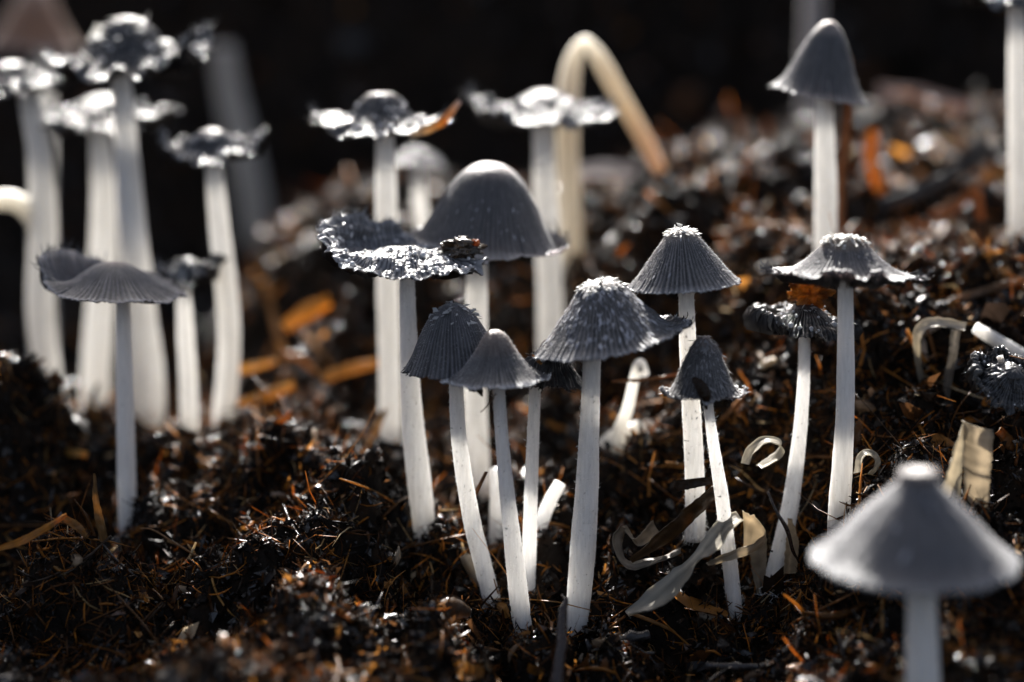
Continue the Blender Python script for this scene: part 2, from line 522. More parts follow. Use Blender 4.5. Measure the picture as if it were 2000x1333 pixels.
def ribbon(name, A, B, label, cat, col=TAN, mat=None, th=0.018, camber=0.12, seed=0, group=None, n=40):
    me, o0 = ribbon_mesh(name, [at(*p) for p in A], [at(*p) for p in B], mat or M_RIBBON, col, th, n, 7, camber, seed)
    return obj(name, me, loc=o0, label=label, category=cat, group=group)

def strip(name, pts, w, label, cat, col=TAN, mat=None, tilt=0.0, seed=0, group=None, th=0.02, camber=0.12, depth_tilt=0.5, n=40):
    """flat strip along (px,py,Y) points with pixel widths w; width lies across the path in the picture and leans back by depth_tilt"""
    P = np.array([at(*p) for p in pts])
    C = catmull(P, n)
    W = np.interp(np.linspace(0, 1, n), np.linspace(0, 1, len(w)), w) * np.array([cmpp(c) for c in C])
    T = unit(np.gradient(C, axis=0))
    side = unit(np.cross(T, np.array([0, 1.0, 0])))
    side = unit(side + np.array([0, 1.0, 0]) * depth_tilt)
    A = C - side * W[:, None] / 2; B = C + side * W[:, None] / 2
    me, o0 = ribbon_mesh(name, A, B, mat or M_RIBBON, col, th, n, 7, camber, seed)
    return obj(name, me, loc=o0, label=label, category=cat, group=group)

def ico(sub):
    import bmesh
    bm = bmesh.new()
    bmesh.ops.create_icosphere(bm, subdivisions=sub, radius=1.0)
    V = np.array([v.co[:] for v in bm.verts]); F = np.array([[v.index for v in f.verts] for f in bm.faces])
    bm.free()
    return V, F
ICO2, ICO4, ICO5 = ico(2), ico(4), ico(5)

def lump(name, c, size, label, cat, col=(0.02, 0.014, 0.01), col2=None, mat=None, seed=0, amp=0.5, freq=1.6, ic=None, group=None):
    V, F = ic or ICO4
    n = fbm(V[:, 0] * freq + seed, V[:, 1] * freq, V[:, 2] * freq, 5, seed, 0.6)
    rid = np.abs(vnoise(V[:, 0] * freq * 2.2, V[:, 1] * freq * 2.2 + seed, V[:, 2] * freq * 2.2, seed + 8))
    P = V * (1 + amp * n - amp * 0.5 * rid)[:, None] * np.asarray(size)
    k = np.clip(0.5 + 0.9 * fbm(V[:, 0] * 2.6 + 4, V[:, 1] * 2.6, V[:, 2] * 2.6, 3, seed + 2), 0, 1)[:, None]
    cc = np.asarray(col) * (1 - k) + np.asarray(col2 if col2 is not None else np.asarray(col) * 1.8) * k
    return obj(name, mesh(name, P, F, mat or M_CRUMB, cc), loc=c, label=label, category=cat, group=group)

# ---------------------------------------------------------------- mushrooms
BELL = [(0, 1), (.11, .985), (.25, .86), (.43, .57), (.62, .32), (.8, .16), (.93, .07), (1, 0)]
DOME = [(0, 1), (.22, .965), (.45, .82), (.68, .53), (.86, .22), (1, 0)]
CONE = [(0, 1), (.17, .985), (.36, .81), (.6, .5), (.82, .21), (1, 0)]
FLARE = [(0, 1), (.2, .985), (.3, .84), (.46, .55), (.65, .3), (.84, .12), (1, .02)]
NARROW = [(0, 1), (.15, .97), (.36, .8), (.58, .5), (.76, .22), (.9, .07), (1, 0)]
FLAT = [(0, 1), (.2, .95), (.45, .72), (.7, .38), (.9, .1), (1, 0)]

def dict_theta(d, th):
    """smooth periodic interpolation of {angle degrees: value}"""
    ks = sorted(d)
    x = np.array([ks[-1] - 360] + ks + [ks[0] + 360], float)
    y = np.array([d[ks[-1]]] + [d[k] for k in ks] + [d[ks[0]]], float)
    t = np.degrees(th) % 360
    i = np.clip(np.searchsorted(x, t) - 1, 0, len(x) - 2)
    f = (t - x[i]) / (x[i + 1] - x[i])
    f = f * f * (3 - 2 * f)
    return y[i] * (1 - f) + y[i + 1] * f

def rot_cap(roll, pitch):
    a, b = math.radians(-roll), math.radians(pitch)
    Ry = np.array([[math.cos(a), 0, math.sin(a)], [0, 1, 0], [-math.sin(a), 0, math.cos(a)]])
    Rx = np.array([[1, 0, 0], [0, math.cos(b), -math.sin(b)], [0, math.sin(b), math.cos(b)]])
    return Ry @ Rx

GREY = np.array([0.135, 0.130, 0.134])
GREYD = np.array([0.006, 0.006, 0.006])

def cap_surface(R, H, prof, prof2, w2, rad, lift, ribs, rib_amp, scallop, rough, seed, nr, nth):
    th = np.linspace(0, 2 * np.pi, nth, endpoint=False)
    s = np.linspace(0, 1, nr) ** 0.9
    def prf(P):
        P = np.array(P, float)
        c = catmull(P, 400)
        c[:, 0] = np.maximum(c[:, 0], 0)
        L = np.concatenate([[0], np.cumsum(np.hypot(*np.diff(c, axis=0).T))])
        L /= L[-1]
        return np.stack([np.interp(s, L, c[:, 0]), np.interp(s, L, c[:, 1])], -1)
    A = prf(prof)
    B = prf(prof2) if prof2 is not None else A
    w = w2(th) if w2 is not None else np.zeros(nth)
    w = np.clip(w, 0, 1)[None, :, None]
    Q = A[:, None, :] * (1 - w) + B[:, None, :] * w
    r = Q[..., 0].copy(); z = Q[..., 1].copy()
    g = np.clip((s - 0.1) / 0.9, 0, 1)[:, None]
    r *= 1 + (rad - 1)[None, :] * g
    z += lift[None, :] * g ** 3
    # ridges and furrows: irregular spacing
    ph = ribs * (th + 0.018 * vnoise(np.cos(th) * 6, np.sin(th) * 6, seed, seed)) 
    ph = ph + 0.6 * vnoise(np.cos(th) * 9, np.sin(th) * 9, 3, seed + 1)
    ridge = 0.5 + 0.5 * np.cos(ph)
    ridge = ridge[None, :] ** 0.7 * np.ones((nr, 1))
    depth = rib_amp * np.clip((s - 0.16) / 0.3, 0, 1)[:, None] * (0.75 + 0.35 * vnoise(np.cos(th) * 5, np.sin(th) * 5, 8, seed + 4)[None, :])
    # ragged lip
    lip = scallop * (0.8 * np.sqrt(np.abs(np.sin(ph / 6 + 1.3))) + 0.5 * vnoise(np.cos(th) * 14, np.sin(th) * 14, 1, seed + 6) + 0.5 * vnoise(np.cos(th) * 4, np.sin(th) * 4, 2, seed + 7))
    r = r * (1 + lip[None, :] * g ** 6)
    z = z - (lip[None, :] * 0.25) * g ** 6
    bumpn = rough * fbm(r * np.cos(th) * 3.2 + seed, r * np.sin(th) * 3.2, z * 2, 4, seed + 9, 0.6) * np.clip(s * 3, 0, 1)[:, None]
    X = R * r * np.cos(th)[None, :]
    Y = R * r * np.sin(th)[None, :]
    Z = H * z
    P = np.stack([X, Y, Z], -1)
    dT = np.roll(P, -1, 1) - np.roll(P, 1, 1)
    dS = np.gradient(P, axis=0)
    N = unit(np.cross(dT, dS))
    N[0] = np.array([0, 0, 1.0])
    flip = np.sign(N[nr // 3, :, 2].mean())
    N = N * (flip if flip != 0 else 1)
    P = P + N * (R * depth * (ridge - 1))[..., None] + N * (R * bumpn)[..., None]
    return P, N, th, s, ridge, lip

def make_flakes(name, P, N, D, ln, wd, lift, mat, col, seed):
    """small pointed scales: base point P, surface normal N, down-slope direction D"""
    r = np.random.default_rng(seed)
    k = len(P)
    S = unit(np.cross(N, D))
    ln = ln[:, None]; wd = wd[:, None]; lift = lift[:, None]
    tip = P + D * ln + N * lift + S * wd * r.normal(0, 0.4, (k, 1))
    mid = P + D * ln * 0.5 + N * (lift * 0.35 + wd * 0.25)
    a = mid + S * wd * 0.5 - N * wd * 0.12; b = mid - S * wd * 0.5 - N * wd * 0.12
    P0 = P - N * 0.004
    under = mid - N * wd * 0.35
    V = np.stack([P0, a, tip, b, mid, under], 1).reshape(-1, 3)
    o = (np.arange(k) * 6)[:, None]
    tr = np.array([[0, 1, 4], [1, 2, 4], [2, 3, 4], [3, 0, 4], [1, 0, 5], [2, 1, 5], [3, 2, 5], [0, 3, 5]])
    F = (o[:, None, :] + tr[None]).reshape(-1, 3)
    return mesh(name, V, F, mat, np.repeat(col, 6, 0), smooth=False)

def hooks_mesh(name, P0, D, N, ln, rad, curl, mat, col, seed):
    """thin curved threads: start P0, direction D bending toward N"""
    r = np.random.default_rng(seed)
    k, K, sd_ = len(P0), 8, 5
    t = np.linspace(0, 1, K)[None, :]
    ang = curl[:, None] * t
    L = ln[:, None]
    cx = L * np.where(curl[:, None] > 0.05, np.sin(ang) / np.maximum(curl[:, None], 0.05), t)
    cz = L * np.where(curl[:, None] > 0.05, (1 - np.cos(ang)) / np.maximum(curl[:, None], 0.05), 0 * t)
    C = P0[:, None, :] + cx[..., None] * D[:, None, :] + cz[..., None] * N[:, None, :]
    S = unit(np.cross(D, N))
    C = C + S[:, None, :] * (L * 0.12 * np.sin(t * 3 + r.uniform(0, 6, (k, 1))))[..., None] * t[..., None]
    T = unit(np.cos(ang)[..., None] * D[:, None, :] + np.sin(ang)[..., None] * N[:, None, :])
    S2 = np.broadcast_to(S[:, None, :], T.shape)
    B2 = np.cross(T, S2)
    a = np.linspace(0, 2 * np.pi, sd_, endpoint=False)
    rr = (rad[:, None] * (1 - 0.75 * t ** 2) + 0.0005)
    V = C[:, :, None, :] + (rr[..., None] * np.cos(a))[..., None] * S2[:, :, None, :] + (rr[..., None] * np.sin(a))[..., None] * B2[:, :, None, :]
    V = V.reshape(-1, 3)
    f = grid_faces(K, sd_, True)
    F = (f[None] + (np.arange(k) * K * sd_)[:, None, None]).reshape(-1, 4)
    return mesh(name, V, F, mat, np.repeat(col, K * sd_, 0))

def mushroom(label, Y, stem, cap=None, group=None, name='mushroom', stem_col=(0.76, 0.75, 0.73), fuzz=0, seed=1, sides=28, bury=0.6, base_dirt=0.35, depth_shift=0.0):
    """stem: list of (px, py, width px) from under the cap down to the ground (or (px,py,w,Y)); cap: dict"""
    rng = np.random.default_rng(seed * 101 + 5)
    S = [(s[0], s[1], s[2], s[3] if len(s) > 3 else Y) for s in stem]
    C = np.array([at(s[0], s[1], s[3]) for s in S])
    W = np.array([s[2] * cmpp(c) for s, c in zip(S, C)])
    if cap is not None:
        topext = C[0] + unit(C[0] - C[1]) * cap.get('into', 0.5)
        C = np.vstack([topext, C]); W = np.concatenate([[W[0] * 0.9], W])
    ground_end = bury > 0
    if ground_end:
        C = np.vstack([C, C[-1] + unit(C[-1] - C[-2]) * bury]); W = np.append(W, W[-1] * 0.95)
    base = C[-1].copy()
    root = bpy.data.objects.new(name, None)
    COL.objects.link(root)
    root.empty_display_size = 0.002
    root.location = base * U
    root['label'] = label; root['category'] = 'mushroom' if cap is not None else 'mushroom stem'
    if group: root['group'] = group
    # stem
    n = 90
    CW = catmull(np.hstack([C, W[:, None]]), n)
    Cs, Ws = CW[:, :3], CW[:, 3]
    arc = np.concatenate([[0], np.cumsum(np.linalg.norm(np.diff(Cs, axis=0), axis=1))])
    a = np.linspace(0, 2 * np.pi, sides, endpoint=False)
    T = unit(np.gradient(Cs, axis=0))
    N1 = unit(np.cross(T, np.array([0, 1.0, 0])) + 1e-9); N2 = np.cross(N1, T)
    rr = Ws[:, None] / 2 * (1 + 0.035 * vnoise(np.cos(a)[None] * 2.2 + seed, np.sin(a)[None] * 2.2, arc[:, None] * 1.3, seed) + 0.022 * vnoise(np.cos(a)[None] * 7, np.sin(a)[None] * 7, arc[:, None] * 0.5, seed + 2)
                            + 0.02 * vnoise(np.cos(a)[None] * 5, np.sin(a)[None] * 5, arc[:, None] * 12, seed + 3))
    V = Cs[:, None, :] + (rr * np.cos(a))[..., None] * N1[:, None, :] + (rr * np.sin(a))[..., None] * N2[:, None, :]
    tb = np.clip(1 - (arc[-1] - arc) / 2.2, 0, 1) ** 2
    dirt = np.clip(0.5 + 0.8 * fbm(np.cos(a)[None] * 3 + seed, np.sin(a)[None] * 3, arc[:, None] * 4, 3, seed + 5), 0, 1) * tb[:, None] * base_dirt
    sc_ = np.asarray(stem_col)
    cs = sc_.reshape(1, 1, 3) if sc_.ndim == 1 else np.stack([np.interp(np.linspace(0, 1, n), np.linspace(0, 1, len(sc_)), sc_[:, k]) for k in range(3)], -1)[:, None, :]
    cc = cs * (1 - dirt[..., None]) + np.array([0.25, 0.17, 0.1]) * dirt[..., None]
    F = [grid_faces(n, sides, True)]
    VV = np.vstack([V.reshape(-1, 3), Cs[0], Cs[-1]])
    i = np.arange(sides); j = (i + 1) % sides
    F += [np.stack([j, i, np.full(sides, n * sides)], -1), np.stack([i + (n - 1) * sides, j + (n - 1) * sides, np.full(sides, n * sides + 1)], -1)]
    ccf = np.vstack([cc.reshape(-1, 3), cc[0, 0], cc[-1, 0]])
    so = obj('stem', mesh('stem', VV - base, F, M_STEM, ccf), root)
    if fuzz:
        k = fuzz
        ui = rng.integers(2, n - 3, k); ai = rng.uniform(0, 2 * np.pi, k)
        nn = np.cos(ai)[:, None] * N1[ui] + np.sin(ai)[:, None] * N2[ui]
        p0 = Cs[ui] + (T[ui] * rng.uniform(-0.05, 0.05, (k, 1))) + nn * (Ws[ui] / 2 * 0.97)[:, None]
        dd = unit(nn + T[ui] * rng.normal(0, 0.5, (k, 1)) + rng.normal(0, 0.3, (k, 3)))
        me = hooks_mesh('stem_fuzz', p0 - base, dd, T[ui], rng.uniform(0.015, 0.05, k), np.full(k, 0.0035), rng.uniform(0.1, 1.2, k), M_SCALE, np.tile([0.85, 0.84, 0.82], (k, 1)), seed)
        obj('stem_fuzz', me, so, kind='stuff')
    if fuzz:
        k = int(fuzz * 0.5)
        ui = rng.integers(4, n - 3, k); ai = rng.uniform(0, 2 * np.pi, k)
        nn = np.cos(ai)[:, None] * N1[ui] + np.sin(ai)[:, None] * N2[ui]
        p0 = Cs[ui] + nn * (Ws[ui] / 2 * 0.985)[:, None]
        ln = rng.uniform(0.02, 0.09, k)
        dd = unit(-T[ui] + rng.normal(0, 0.35, (k, 3)))
        me = make_flakes('stem_flocks', p0 - base, nn, dd, ln, ln * rng.uniform(0.2, 0.5, k), ln * rng.uniform(0.1, 0.5, k), M_SCALE, np.array([[0.85, 0.84, 0.82]]) * rng.uniform(0.6, 1.0, (k, 1)), seed + 7)
        obj('stem_flocks', me, so, kind='stuff')
        k = 70
        ai = rng.uniform(0, 2 * np.pi, k); ui = rng.integers(int(n * 0.9), n - 2, k)
        nn = np.cos(ai)[:, None] * N1[ui] + np.sin(ai)[:, None] * N2[ui]
        me = hooks_mesh('base_threads', Cs[ui] + nn * (Ws[ui] / 2 * 0.95)[:, None] - base, unit(nn * 0.7 + T[ui] * rng.uniform(-0.2, 1.0, (k, 1)) + rng.normal(0, 0.35, (k, 3))), T[ui], rng.uniform(0.06, 0.25, k), np.full(k, 0.004), rng.uniform(0.2, 1.6, k), M_SCALE, np.tile([0.75, 0.74, 0.72], (k, 1)), seed + 8)
        obj('base_threads', me, so, kind='stuff')
    if cap is None:
        return root
    # cap
    g = dict(cap)
    R_px, front, apex, cx = g['R'], g['front'], g['apex'], g['cx']
    Yc = g.get('Y', Y)
    cy = front - R_px * g.get('vf', 0.15)
    ctr = at(cx, cy, Yc)
    k_ = cmpp(ctr)
    R = R_px * k_
    H = (cy - apex) * k_ / 0.985
    nr, nth = g.get('res', (40, 300))
    th0 = np.linspace(0, 2 * np.pi, nth, endpoint=False)
    rad = dict_theta(g.get('rad', {0: 1.0}), th0)
    lift = dict_theta(g.get('lift', {0: 0.0}), th0)
    w2 = None
    if g.get('prof2') is not None:
        wd_ = g.get('w2', {0: 0.0}); wn = g.get('w2n', 0.4)
        w2 = lambda th: dict_theta(wd_, th) + wn * vnoise(np.cos(th) * 5, np.sin(th) * 5, 0.5, seed + 31)
    P, N, th, s, ridge, lip = cap_surface(R, H, g['prof'], g.get('prof2'), w2, rad, lift, g.get('ribs', 64), g.get('rib_amp', 0.02), g.get('scallop', 0.05), g.get('rough', 0.006), seed, nr, nth)
    M = rot_cap(g.get('roll', 0), g.get('pitch', 0))
    # colour of the skin: pale ridges, dark furrows, streaks, brownish crown, pale lip
    st = 0.5 + 0.5 * vnoise(np.cos(th)[None] * 16, np.sin(th)[None] * 16, s[:, None] * 3.5, seed + 40)
    fine = vnoise(np.cos(th)[None] * 40, np.sin(th)[None] * 40, s[:, None] * 14, seed + 41)
    light = np.asarray(g.get('col', GREY), float); dark = np.asarray(g.get('dark', GREYD), float)
    if 'col' in g and not g.get('wet'):
        light = light * np.array([0.62, 0.58, 0.56])
    tt = np.clip(ridge ** 0.9 * (0.6 + 0.75 * st) + 0.3 * fine, 0, 1.6)[..., None]
    c = dark * (1 - tt) + light * tt
    crown = np.clip(1 - s / g.get('crown_r', 0.22), 0, 1)[:, None, None] ** 0.7
    cr = np.asarray(g.get('crown', (0.30, 0.24, 0.2)))
    c = c * (1 - crown) + cr * crown * (0.45 + 0.55 * tt)
    edge = np.clip((s - 0.9) / 0.1, 0, 1)[:, None, None] * g.get('lip_pale', 0.35)
    c = c * (1 - edge) + np.array([0.5, 0.5, 0.52]) * edge
    # underside of the shell
    thk = R * (0.05 * (1 - s) ** 1.0 + 0.010)
    In = P - N * thk[:, None, None]
    keep = s > 0.16
    kk = np.where(keep)[0]
    inner = In[kk][::-1]
    full = np.concatenate([P, inner], 0)
    cin = np.concatenate([c, np.broadcast_to(np.array(g.get('under', (0.03, 0.028, 0.03))), inner.shape)], 0)
    V = (full.reshape(-1, 3)) @ M.T + ctr - base
    Fq = [grid_faces(full.shape[0], nth, True)]
    capmat = M_WET if g.get('wet') else (M_SOFT if g.get('soft') else M_CAP)
    co = obj('cap', mesh('cap', V, Fq, capmat, cin.reshape(-1, 3)), root)
    tw = lambda p: p @ M.T + ctr - base
    nw = lambda v: v @ M.T
    # gills: thin radial blades under the shell
    ng = g.get('gills', 90)
    if ng:
        jj = (np.arange(ng) * nth / ng).astype(int)
        rows = kk[::max(1, len(kk) // 8)]
        top = In[rows][:, jj]
        rs_ = s[rows]
        dep = (R * 0.16 * np.clip((1.0 - rs_) / 0.25, 0.06, 1) * np.clip((rs_ - 0.1) / 0.2, 0.3, 1))[:, None, None]
        bot = top - N[rows][:, jj] * dep
        tang = np.stack([-np.sin(th[jj]), np.cos(th[jj]), 0 * th[jj]], -1)[None] * 0.006
        VV = np.stack([top - tang, top + tang, bot], 0)
        q = len(rows)
        Vg, Fg = [], []
        for b in range(ng):
            o = b * q * 3
            Vg.append(np.concatenate([VV[0, :, b], VV[1, :, b], VV[2, :, b]]))
            r0 = np.arange(q - 1)
            Fg.append(np.stack([o + r0, o + r0 + 1, o + 2 * q + r0 + 1, o + 2 * q + r0], -1))
            Fg.append(np.stack([o + q + r0 + 1, o + q + r0, o + 2 * q + r0, o + 2 * q + r0 + 1], -1))
        Vg = tw(np.concatenate(Vg))
        obj('gills', mesh('gills', Vg, np.concatenate(Fg), M_GILL, np.tile([0.05, 0.045, 0.045], (len(Vg), 1))), co, kind='stuff')
    dS = unit(np.gradient(P, axis=0))
    # veil scales scattered over the skin
    ks = g.get('scales', 0)
    if ks:
        lo, hi = g.get('scale_zone', (0.12, 0.8))
        ii = (rng.uniform(lo, hi, ks) * (nr - 1)).astype(int)
        ti = rng.integers(0, nth, ks)
        sl = g.get('scale_len', 0.15)
        ln = rng.uniform(0.5, 1.4, ks) * sl
        wd_ = ln * rng.uniform(0.18, 0.34, ks)
        lf = ln * np.abs(rng.normal(0.04, 0.12, ks)) * g.get('scale_lift', 1.0)
        colr = np.array(g.get('scale_col', (0.34, 0.345, 0.38)))[None] * rng.uniform(0.45, 1.25, (ks, 1))
        D = unit(dS[ii, ti] + np.stack([-np.sin(th[ti]), np.cos(th[ti]), 0 * ti], -1) * rng.normal(0, 0.22, (ks, 1)))
        obj('veil_scales', make_flakes('veil_scales', tw(P[ii, ti]), nw(N[ii, ti]), nw(D), ln, wd_, lf, M_SCALE, colr, seed), co, kind='stuff')
    # white felt patch on the crown
    kp = g.get('patch', 0)
    if kp:
        pr = g.get('patch_r', 0.25)
        sr = np.sqrt(rng.uniform(0, 1, kp)) * pr
        ii = np.minimum((np.interp(sr, s, np.arange(nr))).astype(int), nr - 2)
        ti = rng.integers(0, nth, kp)
        ln = rng.uniform(0.6, 1.5, kp) * g.get('patch_len', 0.12)
        wd_ = ln * rng.uniform(0.25, 0.9, kp)
        lf = ln * np.abs(rng.normal(0.06, 0.14, kp))
        out = np.stack([np.cos(th[ti]), np.sin(th[ti]), 0 * ti], -1)
        D = unit(0.4 * dS[ii, ti] + 0.6 * out + rng.normal(0, 0.75, (kp, 3)) * np.array([1, 1, 0.3]))
        colr = np.array(g.get('patch_col', (0.8, 0.79, 0.76)))[None] * rng.uniform(0.75, 1.05, (kp, 1))
        obj('veil_patch', make_flakes('veil_patch', tw(P[ii, ti]), nw(N[ii, ti]), nw(D), ln, wd_, lf, M_SCALE, colr, seed + 1), co, kind='stuff')
    # dark inky threads hooked on the rim
    for (kt, a0, a1, lnm, curl, tcol) in g.get('threads', []):
        ang = np.radians(rng.uniform(a0, a1, kt)) % (2 * np.pi)
        ti = (ang / (2 * np.pi) * nth).astype(int) % nth
        p0 = P[nr - 2, ti]
        D = unit(dS[nr - 2, ti] + rng.normal(0, 0.25, (kt, 3)))
        cu = np.clip(rng.normal(curl, 0.6, kt), 0.1, 3.4)
        obj('rim_threads', hooks_mesh('rim_threads', tw(p0), nw(D), nw(N[nr - 2, ti]), rng.uniform(0.5, 1.4, kt) * lnm, np.full(kt, 0.011), cu, M_THREAD, np.tile(tcol, (kt, 1)), seed + 2), co, kind='stuff')
    # fine down along the whole skin: catches the back light on the outline
    kd = int(g.get('down', 0) * 2)
    if kd:
        ii = (np.sqrt(rng.uniform(0.01, 1, kd)) * (nr - 1)).astype(int); ti = rng.integers(0, nth, kd)
        p0 = P[ii, ti]
        D = unit(dS[ii, ti] * 0.8 + N[ii, ti] * rng.uniform(0.3, 1.6, (kd, 1)) + rng.normal(0, 0.35, (kd, 3)))
        sdv = unit(np.cross(D, rng.normal(0, 1, (kd, 3)))) * rng.uniform(0.002, 0.0045, (kd, 1))
        ln = rng.uniform(0.018, 0.06, (kd, 1)) * g.get('down_len', 1.0)
        Vd = np.stack([p0 - sdv - N[ii, ti] * 0.003, p0 + sdv - N[ii, ti] * 0.003, p0 + D * ln], 1).reshape(-1, 3)
        obj('cap_down', mesh('cap_down', tw(Vd), np.arange(kd * 3).reshape(-1, 3), M_DOWN, np.tile(np.array(g.get('down_col', (0.6, 0.59, 0.58))), (kd * 3, 1))), co, kind='stuff')
    # dew beads on the wet caps
    kb = g.get('dew', 45 if g.get('wet') else 0)
    if kb:
        ii = (np.sqrt(rng.uniform(0.03, 1, kb)) * (nr - 1)).astype(int); ti = rng.integers(0, nth, kb)
        br = g.get('dew_r', 0.028) * np.exp(rng.normal(0, 0.35, kb))
        Vb, Fb = ICO2
        Vd = (tw(P[ii, ti])[:, None] + nw(N[ii, ti])[:, None] * br[:, None, None] * 0.5 + Vb[None] * br[:, None, None]).reshape(-1, 3)
        Fd = ((np.arange(kb) * len(Vb))[:, None, None] + Fb[None]).reshape(-1, 3)
        obj('dew', mesh('dew', Vd, Fd, M_DEW, np.tile([0.5, 0.5, 0.52], (len(Vd), 1))), co, kind='stuff')
    return root

BLK = (0.012, 0.011, 0.012)
PALE_LIP = (0.75, 0.75, 0.76)
CURL = [(0, 1), (.25, .93), (.5, .62), (.75, .3), (.93, .12), (1.03, .2), (1.04, .5), (.95, .72), (.86, .62)]
UPT9 = [(0, 1), (.3, .92), (.6, .5), (.82, .4), (.96, .9), (1.06, 1.7), (1.1, 2.0)]
UPT = [(0, 1), (.25, .92), (.5, .6), (.72, .28), (.9, .3), (1.0, .75), (1.04, 1.15)]

# in the plane of focus
mushroom('tall grey mushroom with broad bell cap, bluish scales and black hooked rim threads', 0.0,
         [(1156, 690, 34), (1152, 820, 38), (1146, 960, 45), (1138, 1080, 50), (1124, 1245, 42)],
         dict(cx=1187, front=697, apex=548, R=142, prof=CONE, roll=7, pitch=-2, prof2=CONE[:-2] + [(.8, .25), (.95, .16), (1.06, .2)], w2={0: 1, 40: .9, 320: .6, 90: .3, 180: .1, 270: 0}, w2n=.1, rad={0: 1.05, 180: 0.97, 270: 1.0}, lift={0: 0.06, 40: 0.08, 180: -0.02, 270: 0.0, 320: 0.03}, ribs=78, rib_amp=0.032, scallop=0.07,
              scales=700, scale_len=0.17, scale_col=(0.5, 0.51, 0.56), scale_zone=(0.16, 0.86), patch=150, patch_r=0.25, patch_len=0.105, down=2500, threads=[(26, -60, 35, 0.17, 1.4, BLK), (14, 150, 200, 0.13, 1.2, BLK), (90, 180, 400, 0.05, 1.6, PALE_LIP)], res=(56, 504), gills=110), fuzz=1400, seed=1)
mushroom('small smooth bell mushroom with pale brown crown, pleated grey sides and white scalloped rim', -0.35,
         [(974, 760, 23), (980, 850, 26), (992, 980, 31), (1008, 1120, 38), (1024, 1262, 38)],
         dict(cx=970, front=759, apex=645, R=99, prof=BELL, roll=2, pitch=-3, rad={0: 1.0, 270: 1.0}, ribs=66, rib_amp=0.042, scallop=0.08, crown=(0.30, 0.22, 0.17), crown_r=0.5, lip_pale=0.7, prof2=BELL[:-1] + [(.97, .06), (1.03, .12)], w2={0: .6, 90: .4, 180: .6, 270: .15}, down=1500,
              threads=[(8, 150, 215, 0.1, 2.0, BLK), (110, 150, 390, 0.06, 1.8, PALE_LIP)], res=(52, 444), gills=90), fuzz=900, seed=2)
mushroom('dark blue-grey dome mushroom with white flaked crown, leaning behind the small smooth bell', 0.55,
         [(890, 742, 27), (897, 860, 31), (918, 1000, 34), (945, 1110, 35), (966, 1195, 33)],
         dict(cx=889, front=724, apex=592, R=92, prof=DOME, roll=3, pitch=4, rad={180: 1.04, 0: 1.0}, lift={180: -0.05, 0: 0.0}, ribs=62, rib_amp=0.035, scallop=0.08, col=(0.15, 0.155, 0.18), crown=(0.12, 0.12, 0.13), patch=70, patch_r=0.42, patch_len=0.11, patch_col=(0.55, 0.55, 0.55), lip_pale=0.0, down=900,
              threads=[(14, 270, 335, 0.14, 2.2, BLK), (10, 165, 200, 0.1, 0.6, BLK)], res=(48, 420), gills=80), fuzz=900, seed=3)
mushroom('withered little mushroom with ragged black skirt, half hidden behind the scaly bell cap', 0.75,
         [(1046, 758, 22), (1041, 860, 24), (1036, 1000, 27), (1028, 1240, 28)],
         dict(cx=1066, front=752, apex=664, R=72, prof=BELL, roll=-6, pitch=-4, prof2=[(0, 1), (.15, .98), (.3, .75), (.45, .45), (.6, .6), (.8, .35), (1.05, -.1)], w2={0: .7, 180: .2}, w2n=0.6, ribs=50, rib_amp=0.05, scallop=0.22, rough=0.05, col=(0.06, 0.058, 0.06), dark=(0.015, 0.014, 0.015), crown=(0.30, 0.22, 0.19), crown_r=0.4, lip_pale=0.0,
              threads=[(40, 230, 400, 0.14, 0.8, BLK), (10, 100, 180, 0.15, 1.5, BLK)], res=(44, 300), gills=60), fuzz=700, seed=4)
mushroom('conical grey mushroom with flat white felted crown and evenly ribbed skirt by the slope', 0.75,
         [(1340, 570, 30), (1344, 680, 33), (1350, 800, 36), (1356, 900, 38), (1358, 1000, 40)],
         dict(cx=1336, front=570, apex=448, R=105, prof=CONE, roll=4, rad={0: 1.0}, ribs=64, rib_amp=0.036, scallop=0.06, scales=60, scale_len=0.12, patch=90, patch_r=0.21, patch_len=0.1, crown=(0.3, 0.24, 0.2), crown_r=0.33, down=1800,
              threads=[(14, 160, 215, 0.12, 1.2, BLK), (8, -30, 20, 0.09, 1.2, BLK), (90, 170, 380, 0.05, 1.5, PALE_LIP)], res=(48, 432), gills=90), fuzz=900, seed=5)
mushroom('narrow shaggy bell mushroom with lifted silvery scales and a brown leaf scrap on its rim', -0.05,
         [(1383, 792, 20), (1395, 880, 23), (1411, 980, 27), (1425, 1100, 30), (1440, 1228, 30)],
         dict(cx=1374, front=785, apex=657, R=74, prof=NARROW, roll=0, pitch=-2, ribs=56, rib_amp=0.03, scallop=0.1, scales=420, scale_len=0.15, scale_lift=2.6, scale_zone=(0.08, 0.9), scale_col=(0.40, 0.39, 0.40), patch=26, patch_r=0.12, patch_len=0.08, patch_col=(0.6, 0.54, 0.5), crown=(0.33, 0.26, 0.23), crown_r=0.35, lip_pale=0.45, prof2=NARROW[:-1] + [(1.02, .06), (1.08, .16)], w2={0: .8, 180: .8, 90: .3, 270: .3}, down=1600,
              threads=[(20, 170, 215, 0.07, 1.5, (0.45, 0.45, 0.47)), (16, -30, 15, 0.07, 1.5, (0.45, 0.45, 0.47))], res=(52, 392), gills=70), fuzz=900, seed=6)
